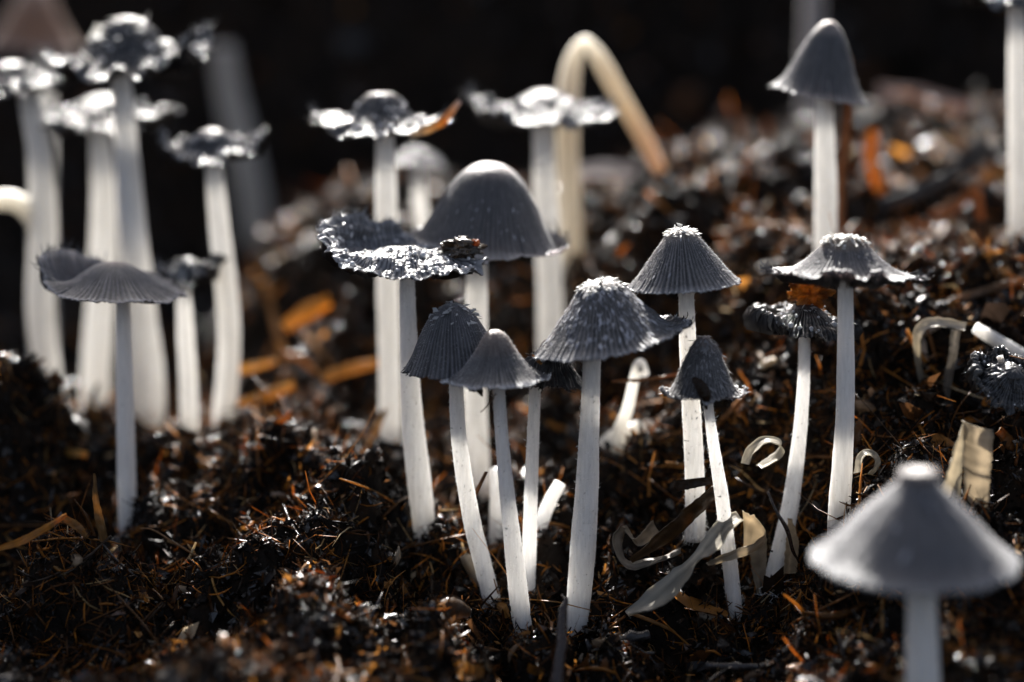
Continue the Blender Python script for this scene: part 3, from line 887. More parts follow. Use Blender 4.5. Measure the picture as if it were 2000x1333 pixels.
mushroom('wide flared grey mushroom with thick white felt on its crown and black frayed rim tips', 0.0,
         [(1651, 556, 30), (1652, 660, 33), (1651, 780, 36), (1647, 880, 39), (1639, 990, 43)],
         dict(cx=1648, front=562, apex=462, R=136, prof=FLARE, roll=-1, pitch=-3, ribs=66, rib_amp=0.03, scallop=0.09, lip_pale=0.6, col=(0.14, 0.14, 0.16), scales=30, scale_len=0.1, patch=230, patch_r=0.26, patch_len=0.1, crown=(0.42, 0.3, 0.2), crown_r=0.36, prof2=FLARE[:-1] + [(.98, .1), (1.0, .3), (.95, .36)], w2={0: .1, 200: .5, 240: .4, 250: .95, 265: .9, 280: .2, 292: .95, 305: .2}, w2n=0.15, down=1500, Y=0.05,
              threads=[(46, 165, 200, 0.24, 0.7, (0.03, 0.027, 0.03)), (40, -18, 14, 0.26, 0.9, (0.03, 0.027, 0.03)), (6, 205, 235, 0.2, 0.4, BLK)], res=(52, 468), gills=100), fuzz=0, seed=7)
mushroom('shrivelled black-grey mushroom with rolled-up wet rim, carrying an orange crumb', 0.9,
         [(1571, 664, 22, 1.5), (1570, 740, 24, 1.4), (1562, 850, 28, 1.2), (1545, 980, 33, 0.9), (1523, 1080, 36, 0.7), (1497, 1185, 36, 0.5)],
         dict(cx=1569, front=664, apex=594, R=98, Y=1.5, prof=FLAT, roll=-4, pitch=-5, prof2=CURL, w2={0: .9, 60: .7, 120: .95, 180: 1.0, 215: .9, 255: .3, 290: .15, 320: .8}, w2n=0.35, ribs=64, rib_amp=0.045, scallop=0.12, rough=0.035, wet=True, col=(0.13, 0.125, 0.125), dark=(0.02, 0.019, 0.02), under=(0.22, 0.21, 0.2), crown=(0.2, 0.18, 0.18), lip_pale=0.0, patch=24, patch_r=0.3, patch_len=0.12, patch_col=(0.6, 0.6, 0.6), lift={180: 0.15, 320: -0.25, 270: -0.05}, res=(60, 384), gills=70), fuzz=300, seed=8)

# just behind the plane of focus
mushroom('flat glistening mushroom with wet silver cap, upturned feathery rim and black debris', 1.8,
         [(795, 548, 29), (797, 640, 33), (803, 780, 40), (814, 900, 46), (831, 1045, 46)],
         dict(cx=791, front=546, apex=482, R=150, vf=0.16, prof=[(0, 1), (.15, .97), (.4, .8), (.7, .42), (.9, .1), (1, 0)], roll=-1, pitch=-3, prof2=UPT9, w2={0: .15, 45: .25, 80: .35, 105: .8, 130: 1, 160: .95, 185: .7, 205: .3, 225: .05, 270: .0, 330: .05}, w2n=0.2, under=(.2,.2,.2), dew=160, ribs=96, rib_amp=0.012, scallop=0.08, rough=0.055, wet=True, col=(0.4, 0.4, 0.42), dark=(0.06, 0.06, 0.07), crown=(0.2, 0.19, 0.19), lip_pale=0.7, lift={135: 0.25, 180: 0.2, 270: -0.1}, patch=40, patch_r=0.6, patch_len=0.14,
              threads=[(60, 95, 190, 0.16, 2.0, (0.2, 0.2, 0.21)), (60, 215, 330, 0.07, 0.4, (0.6, 0.6, 0.6))], res=(56, 420), gills=120), fuzz=900, seed=9)
mushroom('large dark domed mushroom with pinkish crown rising behind the flat glistening cap', 4.2,
         [(932, 520, 40), (930, 650, 43), (928, 800, 46), (936, 965, 46)],
         dict(soft=True, cx=946, front=505, apex=317, R=136, prof=DOME, roll=-5, pitch=3, rad={0: 1.04, 180: 1.0}, lift={0: 0.05}, ribs=78, rib_amp=0.014, scallop=0.05, col=(0.1, 0.1, 0.115), crown=(0.42, 0.33, 0.3), crown_r=0.3, scales=120, scale_len=0.12, scale_zone=(0.4, 0.9), down=700, prof2=DOME[:-1] + [(1.02, .02), (1.1, .12)], w2={0: 1, 30: 1, 330: .7, 180: .5, 270: 0}, w2n=.1, lip_pale=.5,
              threads=[(20, -25, 40, 0.3, 1.2, (0.1, 0.1, 0.1))], res=(48, 380), gills=70), fuzz=500, seed=10)
mushroom('grey mushroom with spiky upturned rim and flat reddish crown before the thick pale stems', 3.0,
         [(240, 604, 29), (243, 720, 33), (246, 860, 36), (249, 1010, 36)],
         dict(soft=True, cx=222, front=603, apex=512, R=133, prof=FLAT, roll=-2, pitch=-3, prof2=UPT, w2={180: .8, 150: .9, 200: .25, 90: .5, 225: .0, 0: .1, 270: 0}, w2n=.1, under=(.12,.12,.13), ribs=70, rib_amp=0.022, scallop=0.07, col=(0.15, 0.155, 0.18), crown=(0.25, 0.15, 0.12), crown_r=0.2, lip_pale=.4, lift={180: 0.2, 0: 0.05}, down=500,
              threads=[(40, 100, 200, 0.22, 1.0, (0.1, 0.1, 0.11)), (50, 210, 340, 0.06, 0.5, (0.5, 0.5, 0.53))], res=(44, 350), gills=60), fuzz=200, seed=11)
mushroom('steep bell mushroom with tan crown on a straight white stem, before a brown stalk', 5.8,
         [(1609, 200, 36), (1611, 300, 41), (1613, 400, 44), (1612, 560, 46)],
         dict(soft=True, cx=1600, front=199, apex=42, R=92, prof=NARROW, roll=-7, pitch=2, ribs=60, rib_amp=0.022, scallop=0.09, col=(0.14, 0.145, 0.165), crown=(0.5, 0.4, 0.34), crown_r=0.28, lip_pale=.3, lift={180: 0.05, 0: -0.02}, down=500, threads=[(14, 170, 215, 0.1, 1, BLK), (10, -30, 10, 0.14, 1, BLK)], res=(44, 340), gills=60), fuzz=0, seed=12)

# well behind
mushroom('pointed pale-rimmed mushroom with a straw sliver caught on its cap', 6.2,
         [(752, 285, 36), (755, 420, 42), (758, 600, 44), (762, 760, 44), (762, 900, 42)],
         dict(cx=745, front=285, apex=182, R=118, prof=FLARE, roll=0, pitch=-4, prof2=UPT, w2={180: .4, 0: .3, 270: 0}, w2n=.2, ribs=60, rib_amp=0.025, scallop=0.12, rough=0.02, wet=True, dew=90, dew_r=0.034, col=(0.15, 0.15, 0.16), crown=(0.5, 0.42, 0.38), crown_r=0.25, lip_pale=.3, threads=[(40, 165, 230, 0.25, 0.9, (0.1, 0.1, 0.1)), (20, -20, 20, 0.2, 1, (0.1, 0.1, 0.1))], res=(40, 300), gills=60), seed=13)
mushroom('flat wet sparkling mushroom in front of the bent headless stem', 8.5,
         [(1060, 262, 40), (1066, 400, 46), (1074, 560, 50), (1078, 760, 50)],
         dict(cx=1066, front=266, apex=176, R=136, prof=FLAT, roll=0, pitch=-6, prof2=UPT, w2={180: .6, 0: .4, 150: .8, 30: .5, 270: 0}, w2n=.25, ribs=56, rib_amp=0.03, scallop=0.1, rough=0.045, wet=True, dew=90, dew_r=0.034, col=(0.15, 0.15, 0.16), crown=(0.35, 0.33, 0.33), lip_pale=.3, threads=[(30, 150, 200, 0.35, 1.2, (0.1, 0.1, 0.1))], res=(44, 300), gills=50), seed=14)
mushroom('large ragged wet mushroom, tallest of the dense clump, on a thick white stem', 8.0,
         [(239, 182, 40), (248, 300, 46), (258, 430, 54), (272, 600, 64), (286, 740, 70), (288, 850, 66)],
         dict(cx=255, front=190, apex=34, R=146, prof=BELL, roll=4, pitch=-5, prof2=UPT, w2={180: .5, 0: .6, 90: .5, 270: 0}, w2n=.3, ribs=54, rib_amp=0.04, scallop=0.16, rough=0.04, wet=True, dew=90, dew_r=0.034, col=(0.15, 0.15, 0.16), crown=(0.4, 0.38, 0.37), lip_pale=.3, patch=60, patch_r=0.7, patch_len=0.3, threads=[(40, 0, 360, 0.25, 1.0, (0.2, 0.2, 0.2))], res=(44, 300), gills=50), seed=15)
mushroom('broad wet mushroom on a thick stem, set just behind the tallest ragged one', 10.0,
         [(196, 276, 42), (203, 400, 50), (200, 540, 56), (188, 700, 56), (180, 880, 54)],
         dict(cx=205, front=275, apex=185, R=128, prof=FLAT, roll=2, pitch=-6, prof2=UPT, w2={180: .6, 0: .5, 270: 0}, w2n=.3, ribs=54, rib_amp=0.035, scallop=0.15, rough=0.04, wet=True, dew=90, dew_r=0.034, col=(0.15, 0.15, 0.16), crown=(0.3, 0.3, 0.3), lip_pale=.3, res=(40, 260), gills=50), seed=16)
mushroom('half-seen wet mushroom at the outer edge of the dense clump, stem bent at foot', 9.0,
         [(62, 215, 44), (78, 300, 50), (84, 450, 56), (80, 600, 58), (92, 720, 52), (112, 820, 46)],
         dict(cx=25, front=205, apex=120, R=100, prof=FLAT, roll=2, pitch=-6, prof2=UPT, w2={180: .6, 0: .6, 270: 0}, w2n=.3, ribs=50, rib_amp=0.035, scallop=0.15, rough=0.04, wet=True, dew=90, dew_r=0.034, col=(0.15, 0.15, 0.16), crown=(0.3, 0.3, 0.3), lip_pale=.3, res=(40, 260), gills=50), seed=17)
mushroom('wavy pale-edged mushroom with peaked cap on a slender stem curving at mid height', 7.2,
         [(418, 330, 34), (428, 440, 40), (443, 570, 43), (448, 680, 44), (440, 790, 44), (438, 870, 42)],
         dict(cx=417, front=336, apex=252, R=96, prof=BELL, roll=4, pitch=-5, prof2=UPT, w2={180: .8, 0: .8, 90: .6, 270: 0, 220: .3, 320: .3}, w2n=.2, ribs=50, rib_amp=0.03, scallop=0.1, rough=0.03, wet=True, dew=90, dew_r=0.034, col=(0.15, 0.15, 0.16), crown=(0.45, 0.42, 0.42), crown_r=.3, lip_pale=.3, res=(40, 260), gills=50), seed=18)
mushroom('small tattered mushroom with glinting shreds on a short thin stem', 6.6,
         [(358, 566, 28), (363, 660, 32), (368, 760, 34), (371, 860, 34)],
         dict(cx=368, front=566, apex=504, R=54, prof=BELL, roll=3, pitch=-6, prof2=UPT, w2={180: .7, 0: .9, 90: .6, 270: .1}, w2n=.5, ribs=36, rib_amp=0.06, scallop=0.3, rough=0.12, wet=True, dew=90, dew_r=0.034, col=(0.15, 0.15, 0.16), crown=(0.3, 0.3, 0.3), lip_pale=.3, patch=30, patch_r=.8, patch_len=.25, res=(36, 220), gills=30), seed=19)
mushroom('tall mushroom at the heap edge with wet ragged cap and straight pale stem', 7.5,
         [(1986, 22, 34), (1987, 150, 38), (1990, 300, 42), (1992, 460, 44)],
         dict(cx=1975, front=38, apex=-55, R=98, prof=FLAT, roll=0, pitch=-5, prof2=UPT, w2={180: .5, 0: .5, 270: 0}, w2n=.3, ribs=50, rib_amp=0.03, scallop=0.15, rough=0.05, wet=True, dew=90, dew_r=0.034, col=(0.15, 0.15, 0.16), crown=(0.3, 0.3, 0.3), lip_pale=.3, res=(40, 260), gills=40), seed=20)
mushroom('small pale button mushroom on a rust-coloured stalk among the straw', 13.0,
         [(1500, 335, 26), (1496, 400, 28), (1500, 480, 30)],
         dict(cx=1502, front=338, apex=284, R=44, prof=DOME, ribs=30, rib_amp=0.01, scallop=0.03, col=(0.6, 0.54, 0.46), dark=(0.4, 0.34, 0.27), crown=(0.7, 0.66, 0.6), crown_r=.5, res=(24, 120), gills=0), stem_col=(0.5, 0.2, 0.06), seed=21)
mushroom('little wet cap glowing behind the mushroom with the caught straw sliver', 12.0,
         [(815, 330, 22), (820, 400, 24), (830, 470, 26)],
         dict(cx=812, front=332, apex=288, R=56, prof=FLAT, roll=-4, pitch=-8, ribs=30, rib_amp=0.03, scallop=0.15, rough=0.06, wet=True, col=(0.45, 0.44, 0.45), crown=(0.4, 0.4, 0.4), lip_pale=.6, res=(24, 140), gills=0), seed=22)
mushroom('blurred tan-brown capped mushroom peeping out far behind the dense clump', 20.0,
         [(82, 120, 30), (84, 260, 34), (84, 420, 36), (86, 700, 38)],
         dict(cx=66, front=104, apex=-30, R=86, prof=CONE, roll=-3, ribs=30, rib_amp=0.02, scallop=0.1, col=(0.42, 0.2, 0.09), dark=(0.2, 0.1, 0.05), crown=(0.5, 0.33, 0.25), crown_r=.5, res=(24, 140), gills=0), seed=23)
# nearest, out of focus
mushroom('big smooth conical mushroom with collar-like pale crown, low before the folded straw', -6.0,
         [(1800, 1122, 54), (1801, 1220, 60), (1803, 1320, 66), (1806, 1420, 68)],
         dict(soft=True, cx=1785, front=1122, apex=912, R=203, prof=[(0, 1), (.12, .995), (.19, .96), (.2, .87), (.36, .68), (.6, .42), (.82, .17), (1, 0)], roll=-1, pitch=4, ribs=90, rib_amp=0.010, scallop=0.035, col=(0.15, 0.155, 0.18), dark=(0.035, 0.034, 0.035), crown=(0.28, 0.22, 0.19), crown_r=0.24, lip_pale=.3, patch=60, patch_r=0.13, patch_len=0.09, patch_col=(0.25, 0.22, 0.21), scales=14, scale_len=.3, down=900, down_len=0.8, res=(48, 400), gills=90), fuzz=400, seed=24, bury=0.8)

# stems without caps
CREAM = (0.72, 0.68, 0.6)
mushroom('headless cream stem folded over like a hairpin with a rusty dried tip', 10.5,
         [(1292, 338, 26), (1258, 272, 32), (1215, 195, 34), (1176, 125, 34), (1152, 90, 26), (1140, 84, 24), (1124, 108, 32), (1112, 160, 40), (1108, 260, 44), (1112, 400, 46), (1118, 560, 48)],
         None, stem_col=[(0.3, 0.12, 0.03), (0.5, 0.4, 0.28), (0.55, 0.5, 0.42), (0.55, 0.5, 0.42), (0.5, 0.45, 0.38), (0.55, 0.5, 0.42), (0.55, 0.5, 0.42)], name='folded_stalk', seed=31)
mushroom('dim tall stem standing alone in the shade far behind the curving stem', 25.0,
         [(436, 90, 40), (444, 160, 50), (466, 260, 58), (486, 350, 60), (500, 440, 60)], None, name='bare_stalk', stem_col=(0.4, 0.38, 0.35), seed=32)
mushroom('pale drooping stem arched over beside the dense clump', 9.0,
         [(-60, 470, 30), (-30, 405, 34), (20, 392, 38), (60, 420, 38), (85, 500, 34), (95, 640, 32)], None, name='folded_stalk', stem_col=CREAM, seed=33)
mushroom('pale bluish stem far back rising past the steep bell cap', 20.0,
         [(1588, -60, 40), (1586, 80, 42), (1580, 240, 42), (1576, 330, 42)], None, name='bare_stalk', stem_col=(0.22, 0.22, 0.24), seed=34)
mushroom('withered thin stem with a shrunken pale tip, upright beside the thick fallen stem', 3.4,
         [(1262, 735, 14), (1250, 712, 22), (1240, 738, 20), (1226, 800, 22), (1208, 850, 26), (1200, 940, 28)], None, name='withered_stalk', stem_col=CREAM, seed=35)
mushroom('thick fallen stem curving along the hollow behind the tallest scaly mushroom', 4.2,
         [(1300, 835, 26), (1255, 838, 34), (1200, 860, 40), (1160, 905, 42), (1125, 960, 40)], None, name='fallen_stalk', stem_col=(0.76, 0.73, 0.66), seed=36)
mushroom('short bluish stem stub in the shade behind the small smooth bell', 2.4,
         [(970, 915, 26), (974, 960, 34), (972, 1060, 36)], None, name='bare_stalk', seed=37)
mushroom('slanting broken stem leaning in the hollow between the tall stems', 1.6,
         [(1094, 944, 24), (1072, 985, 27), (1052, 1040, 27), (1040, 1080, 26)], None, name='broken_stalk', seed=38)
mushroom('grey fallen stem slanting down behind the collapsed inky cap', 2.6,
         [(1905, 640, 22), (1950, 668, 28), (2010, 706, 32), (2060, 740, 32)], None, name='fallen_stalk', stem_col=(0.6, 0.58, 0.55), seed=39)

# collapsed cap lying on the slope
mushroom('collapsed black inky cap with shiny combed gills lying beside the grey fallen stalk', 0.4,
         [(1966, 742, 14), (1970, 756, 14), (1974, 768, 14, 0.6)],
         dict(cx=1966, front=768, apex=706, R=72, Y=0.3, prof=FLAT, roll=-14, pitch=30, prof2=CURL, w2={0: .8, 60: .6, 120: .9, 180: .9, 240: .3, 300: .2}, w2n=.5, ribs=60, rib_amp=0.06, scallop=0.2, rough=0.09, wet=True, col=(0.12, 0.12, 0.125), dark=(0.012, 0.012, 0.013), under=(.1, .1, .1), crown=(0.06, 0.06, 0.06), lip_pale=0, dew=25, threads=[(30, 90, 250, 0.16, 1.0, BLK)], res=(50, 300), gills=40), name='collapsed_mushroom', stem_col=(0.1, 0.09, 0.08), seed=41)

# things caught on the caps
lump('compost_crumb', at(1581, 572, 1.55), (0.37, 0.2, 0.27), 'rough orange-brown crumb resting on the shrivelled cap', 'crumb', (0.16, 0.06, 0.012), (0.6, 0.28, 0.05), M_FIBRE, 5, 0.45, 2.6, ICO5)
lump('compost_clump', at(905, 484, 1.7), (0.42, 0.34, 0.2), 'wet black clump of debris stuck on the flat glistening cap', 'debris', (0.012, 0.01, 0.008), (0.05, 0.03, 0.015), M_CRUMB, 9, 0.38, 1.5, ICO5)
lump('compost_crumb', at(930, 474, 1.55), (0.09, 0.07, 0.07), 'tiny rust-red crumb on the tip of the black clump', 'crumb', (0.3, 0.08, 0.02), (0.5, 0.18, 0.05), M_FIBRE, 4, 0.4, 2)
strip('leaf_scrap', [(1352, 738, -0.75), (1366, 752, -0.8), (1378, 772, -0.8), (1380, 800, -0.72)], [8, 24, 26, 3], 'crumpled dark brown leaf scrap hanging from the shaggy bell', 'leaf', (0.06, 0.035, 0.02), M_FIBRE, seed=4, camber=0.3)
strip('leaf_scrap', [(918, 752, -0.6), (933, 758, -0.75), (942, 774, -0.7)], [26, 20, 4], 'small dark leaf scrap hanging under the small smooth bell', 'leaf', (0.05, 0.045, 0.03), M_FIBRE, seed=5, camber=0.3)
stick('plant_hair', [(968, 768, -0.9), (958, 785, -0.9), (940, 806, -0.9)], [3, 3, 2], 'thin dark plant hair hanging beside the small smooth bell', 'fibre', col=(0.04, 0.025, 0.015), sides=6)
strip('straw_sliver', [(800, 268, 5.0), (842, 250, 5.0), (866, 236, 5.0), (898, 198, 5.0)], [14, 18, 17, 9], 'orange-tipped straw sliver caught slantwise on the pointed pale-rimmed cap', 'straw', [(0.5, 0.42, 0.33), (0.6, 0.4, 0.2), (0.75, 0.36, 0.06), (0.5, 0.42, 0.4)])
strip('straw_sliver', [(1058, 712, -0.1), (1048, 702, -0.1), (1040, 694, -0.1)], [5, 8, 4], 'short rusty straw sliver wedged beside the withered black skirt', 'straw', AMBER)

# ---------------------------------------------------------------- dry straw ribbons and leaves
ribbon('straw_ribbon', [(1222, 1196, -0.70), (1262, 1158, -0.65), (1310, 1118, -0.50), (1352, 1085, -0.30), (1376, 1050, -0.20), (1402, 1018, -0.10), (1438, 1000, -0.05)],
       [(1228, 1200, -1.25), (1290, 1186, -1.35), (1338, 1140, -1.20), (1362, 1096, -1.00), (1398, 1078, -0.90), (1428, 1036, -0.80), (1452, 1014, -0.70)],
       'long cream straw ribbon rising from the litter to a folded loop, slit down its middle', 'straw', PALE, seed=2)
ribbon('straw_ribbon', [(1450, 1001, -0.20), (1478, 1012, -0.25), (1494, 1040, -0.30), (1470, 1062, -0.50), (1425, 1078, -0.50), (1378, 1100, -0.40)],
       [(1452, 1070, -0.15), (1464, 1074, -0.20), (1488, 1066, -0.25), (1460, 1084, -0.50), (1430, 1094, -0.60), (1384, 1106, -0.50)],
       'cream straw ribbon curling back in a loop behind the narrow shaggy mushroom', 'straw', TAN, seed=6)
ribbon('straw_ribbon', [(1462, 1062, 0.40), (1468, 1110, 0.35), (1480, 1165, 0.30)], [(1498, 1050, 0.40), (1496, 1110, 0.40), (1492, 1160, 0.35)],
       'broad tan straw blade hanging straight down behind the leaning shrivelled mushroom', 'straw', (0.42, 0.36, 0.28), seed=8)
ribbon('straw_ribbon', [(1540, 1012, 0.60), (1536, 1060, 0.50), (1530, 1120, 0.50)], [(1546, 1014, 0.40), (1560, 1060, 0.30), (1556, 1120, 0.30)],
       'tan husk standing edgewise against the base of the leaning stem', 'straw', (0.5, 0.4, 0.28), seed=9)
ribbon('straw_ribbon', [(1212, 1028, -0.10), (1198, 1050, -0.20), (1208, 1090, -0.40), (1238, 1112, -0.50), (1290, 1096, -0.40), (1330, 1080, -0.30)],
       [(1226, 1034, 0.30), (1214, 1060, 0.10), (1222, 1096, -0.10), (1242, 1096, -0.10), (1290, 1088, -0.10), (1330, 1070, -0.10)],
       'narrow brownish straw ribbon bent in a hook beside the tallest scaly mushroom', 'straw', (0.4, 0.34, 0.27), seed=10)
ribbon('straw_ribbon', [(1214, 1030, 0.00), (1240, 1052, -0.10), (1262, 1030, 0.00), (1276, 1016, 0.10)], [(1224, 1028, 0.30), (1246, 1066, 0.00), (1276, 1052, 0.10), (1288, 1040, 0.20)],
       'short crumpled tan husk folded beside the hooked ribbon', 'straw', (0.45, 0.38, 0.29), seed=11)
ribbon('straw_ribbon', [(1448, 905, 0.70), (1462, 872, 0.60), (1496, 852, 0.60), (1526, 862, 0.70), (1512, 885, 0.80), (1478, 910, 0.90)],
       [(1462, 908, 0.40), (1474, 884, 0.30), (1502, 864, 0.20), (1532, 878, 0.30), (1520, 898, 0.40), (1488, 916, 0.50)],
       'cream straw curl like a small arch on the ridge behind the shaggy bell', 'straw', PALE, seed=12)
ribbon('straw_ribbon', [(1668, 925, 0.30), (1672, 895, 0.20), (1690, 878, 0.20), (1712, 886, 0.30), (1720, 908, 0.30), (1704, 928, 0.30)],
       [(1680, 922, 0.00), (1684, 900, -0.10), (1694, 888, -0.10), (1708, 894, 0.00), (1710, 910, 0.00), (1696, 926, 0.10)],
       'tiny cream straw curl like a ring beside the wide flared mushroom stem', 'straw', PALE, seed=13)
ribbon('folded_straw', [(1830, 985, -1.80), (1858, 900, -1.40), (1882, 822, -1.10)], [(1872, 1010, -1.10), (1878, 910, -1.00), (1890, 826, -1.00)],
       'tapered cream straw blade leaning up behind the big conical mushroom', 'straw', (0.72, 0.65, 0.52), seed=14)
ribbon('folded_straw', [(1880, 822, -1.10), (1880, 900, -0.90), (1884, 1010, -0.80)], [(1941, 842, -1.20), (1936, 920, -1.10), (1930, 1010, -1.00)],
       'wide cream straw blade standing upright with a cut top edge', 'straw', (0.66, 0.58, 0.46), seed=15)
ribbon('bent_straw', [(1800, 775, 2.40), (1786, 700, 2.30), (1784, 650, 2.20), (1806, 622, 2.20), (1846, 622, 2.20), (1888, 632, 2.20)],
       [(1812, 775, 2.40), (1800, 700, 2.30), (1800, 660, 2.00), (1818, 640, 2.00), (1850, 640, 2.00), (1884, 646, 2.00)],
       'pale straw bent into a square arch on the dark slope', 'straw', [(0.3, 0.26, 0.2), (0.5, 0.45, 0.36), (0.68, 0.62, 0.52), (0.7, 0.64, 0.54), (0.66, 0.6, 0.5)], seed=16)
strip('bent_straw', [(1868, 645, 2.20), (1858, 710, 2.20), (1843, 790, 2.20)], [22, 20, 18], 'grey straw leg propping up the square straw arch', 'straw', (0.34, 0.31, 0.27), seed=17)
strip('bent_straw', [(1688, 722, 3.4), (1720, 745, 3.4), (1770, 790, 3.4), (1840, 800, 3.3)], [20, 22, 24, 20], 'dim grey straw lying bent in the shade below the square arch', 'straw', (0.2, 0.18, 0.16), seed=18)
strip('leaf_strip', [(1400, 955, 0.00), (1352, 1000, -0.10), (1300, 1048, -0.20), (1232, 1096, -0.40)], [24, 38, 36, 12], 'dark brown wet leaf blade slanting down beneath the conical ribbed mushroom', 'leaf', (0.11, 0.06, 0.025), seed=20, mat=M_FIBRE)
strip('leaf_strip', [(1320, 950, 0.4), (1352, 945, 0.3), (1396, 938, 0.2)], [22, 20, 14], 'dark folded leaf strip laid across the foot of the conical ribbed mushroom', 'leaf', (0.05, 0.03, 0.016), seed=21, mat=M_FIBRE)
strip('dead_leaf', [(824, 1250, -0.90), (846, 1206, -0.80), (880, 1190, -0.70), (918, 1198, -0.60)], [16, 50, 64, 20], 'curved brown dead leaf lying in the dark hollow below the leaning dome mushroom', 'leaf', (0.14, 0.085, 0.05), seed=22, mat=M_FIBRE, camber=0.3, depth_tilt=0.8)
strip('dead_leaf', [(850, 1270, -0.9), (872, 1236, -0.8), (905, 1226, -0.7)], [10, 34, 20], 'small brown dead leaf folded under the larger curved one', 'leaf', (0.15, 0.09, 0.055), seed=23, mat=M_FIBRE, camber=0.3, depth_tilt=0.8)
strip('leaf_scrap', [(972, 1182, -0.4), (982, 1188, -0.5), (992, 1206, -0.45)], [10, 22, 10], 'bright amber leaf scrap stuck at the foot of the leaning dome mushroom', 'leaf', AMBER, seed=24, mat=M_FIBRE)
stick('straw_stalk', [(1226, 1196, -0.4), (1275, 1214, -0.5), (1322, 1238, -0.6)], [7, 8, 6], 'thin amber straw stalk running down from the tip of the long cream ribbon', 'straw', M_FIBRE, (0.38, 0.2, 0.07))
stick('straw_stalk', [(1158, 1250, -0.5), (1185, 1230, -0.5), (1222, 1204, -0.4)], [5, 6, 5], 'thin rusty straw stalk meeting the tip of the long cream ribbon', 'straw', M_FIBRE, (0.3, 0.13, 0.04))
stick('twig', [(1085, 1340, -2.6), (1096, 1260, -2.2), (1098, 1200, -1.8), (1108, 1168, -1.6)], [34, 24, 18, 8], 'blurred dark brown twig rising before the tallest scaly mushroom', 'twig', M_TWIG, (0.035, 0.018, 0.012))
stick('twig', [(1498, 960, -0.2), (1520, 1006, -0.3), (1538, 1038, -0.3), (1548, 1078, -0.2), (1562, 1100, -0.1)], [4, 7, 9, 7, 4], 'forked dark twig crossing the leaning shrivelled mushroom stem', 'twig', M_TWIG, (0.03, 0.017, 0.013))
stick('twig', [(1378, 1300, -1.6), (1450, 1302, -1.6), (1560, 1302, -1.6)], [15, 16, 14], 'straight wet twig glinting at the front of the litter', 'twig', M_TWIG, (0.04, 0.033, 0.03), rough_n=0.35)
stick('twig', [(1150, 1282, -1.3), (1190, 1280, -1.3), (1280, 1276, -1.2)], [10, 11, 7], 'short dark glossy twig lying before the tallest scaly mushroom', 'twig', M_TWIG, (0.04, 0.03, 0.025), rough_n=0.3)
stick('twig', [(1145, 1262, -0.8), (1200, 1252, -0.8), (1270, 1240, -0.7)], [26, 30, 18], 'thick grey rotted stick lying at the foot of the tallest scaly mushroom', 'twig', M_TWIG, (0.04, 0.036, 0.036), rough_n=0.4)
strip('wood_splinter', [(204, 1058, -0.30), (194, 1015, -0.30), (187, 975, -0.30), (184, 925, -0.30)], [20, 19, 14, 3], 'upright yellow-brown wood splinter standing on the dark clod', 'splinter', (0.36, 0.22, 0.09), seed=26)
stick('plant_hair', [(272, 1031, 0.2), (300, 1036, 0.2), (336, 1058, 0.2), (385, 1088, 0.2), (440, 1122, 0.2)], [3, 3.5, 4, 5, 7], 'long fine brown root hair arching off the shiny clod', 'fibre', M_FIBRE, (0.3, 0.17, 0.08), sides=6)
strip('bark_strip', [(-20, 1078, -1.00), (40, 1058, -1.00), (92, 1030, -0.90), (130, 1005, -0.80)], [10, 16, 14, 6], 'glowing orange bark strip along the edge of the dark clod', 'bark', (0.55, 0.25, 0.05), seed=28, mat=M_FIBRE)
strip('bark_strip', [(118, 1010, -0.3), (148, 1026, -0.3), (170, 1050, -0.3)], [12, 18, 8], 'short amber bark strip below the upright splinter', 'bark', (0.4, 0.2, 0.06), seed=29, mat=M_FIBRE)
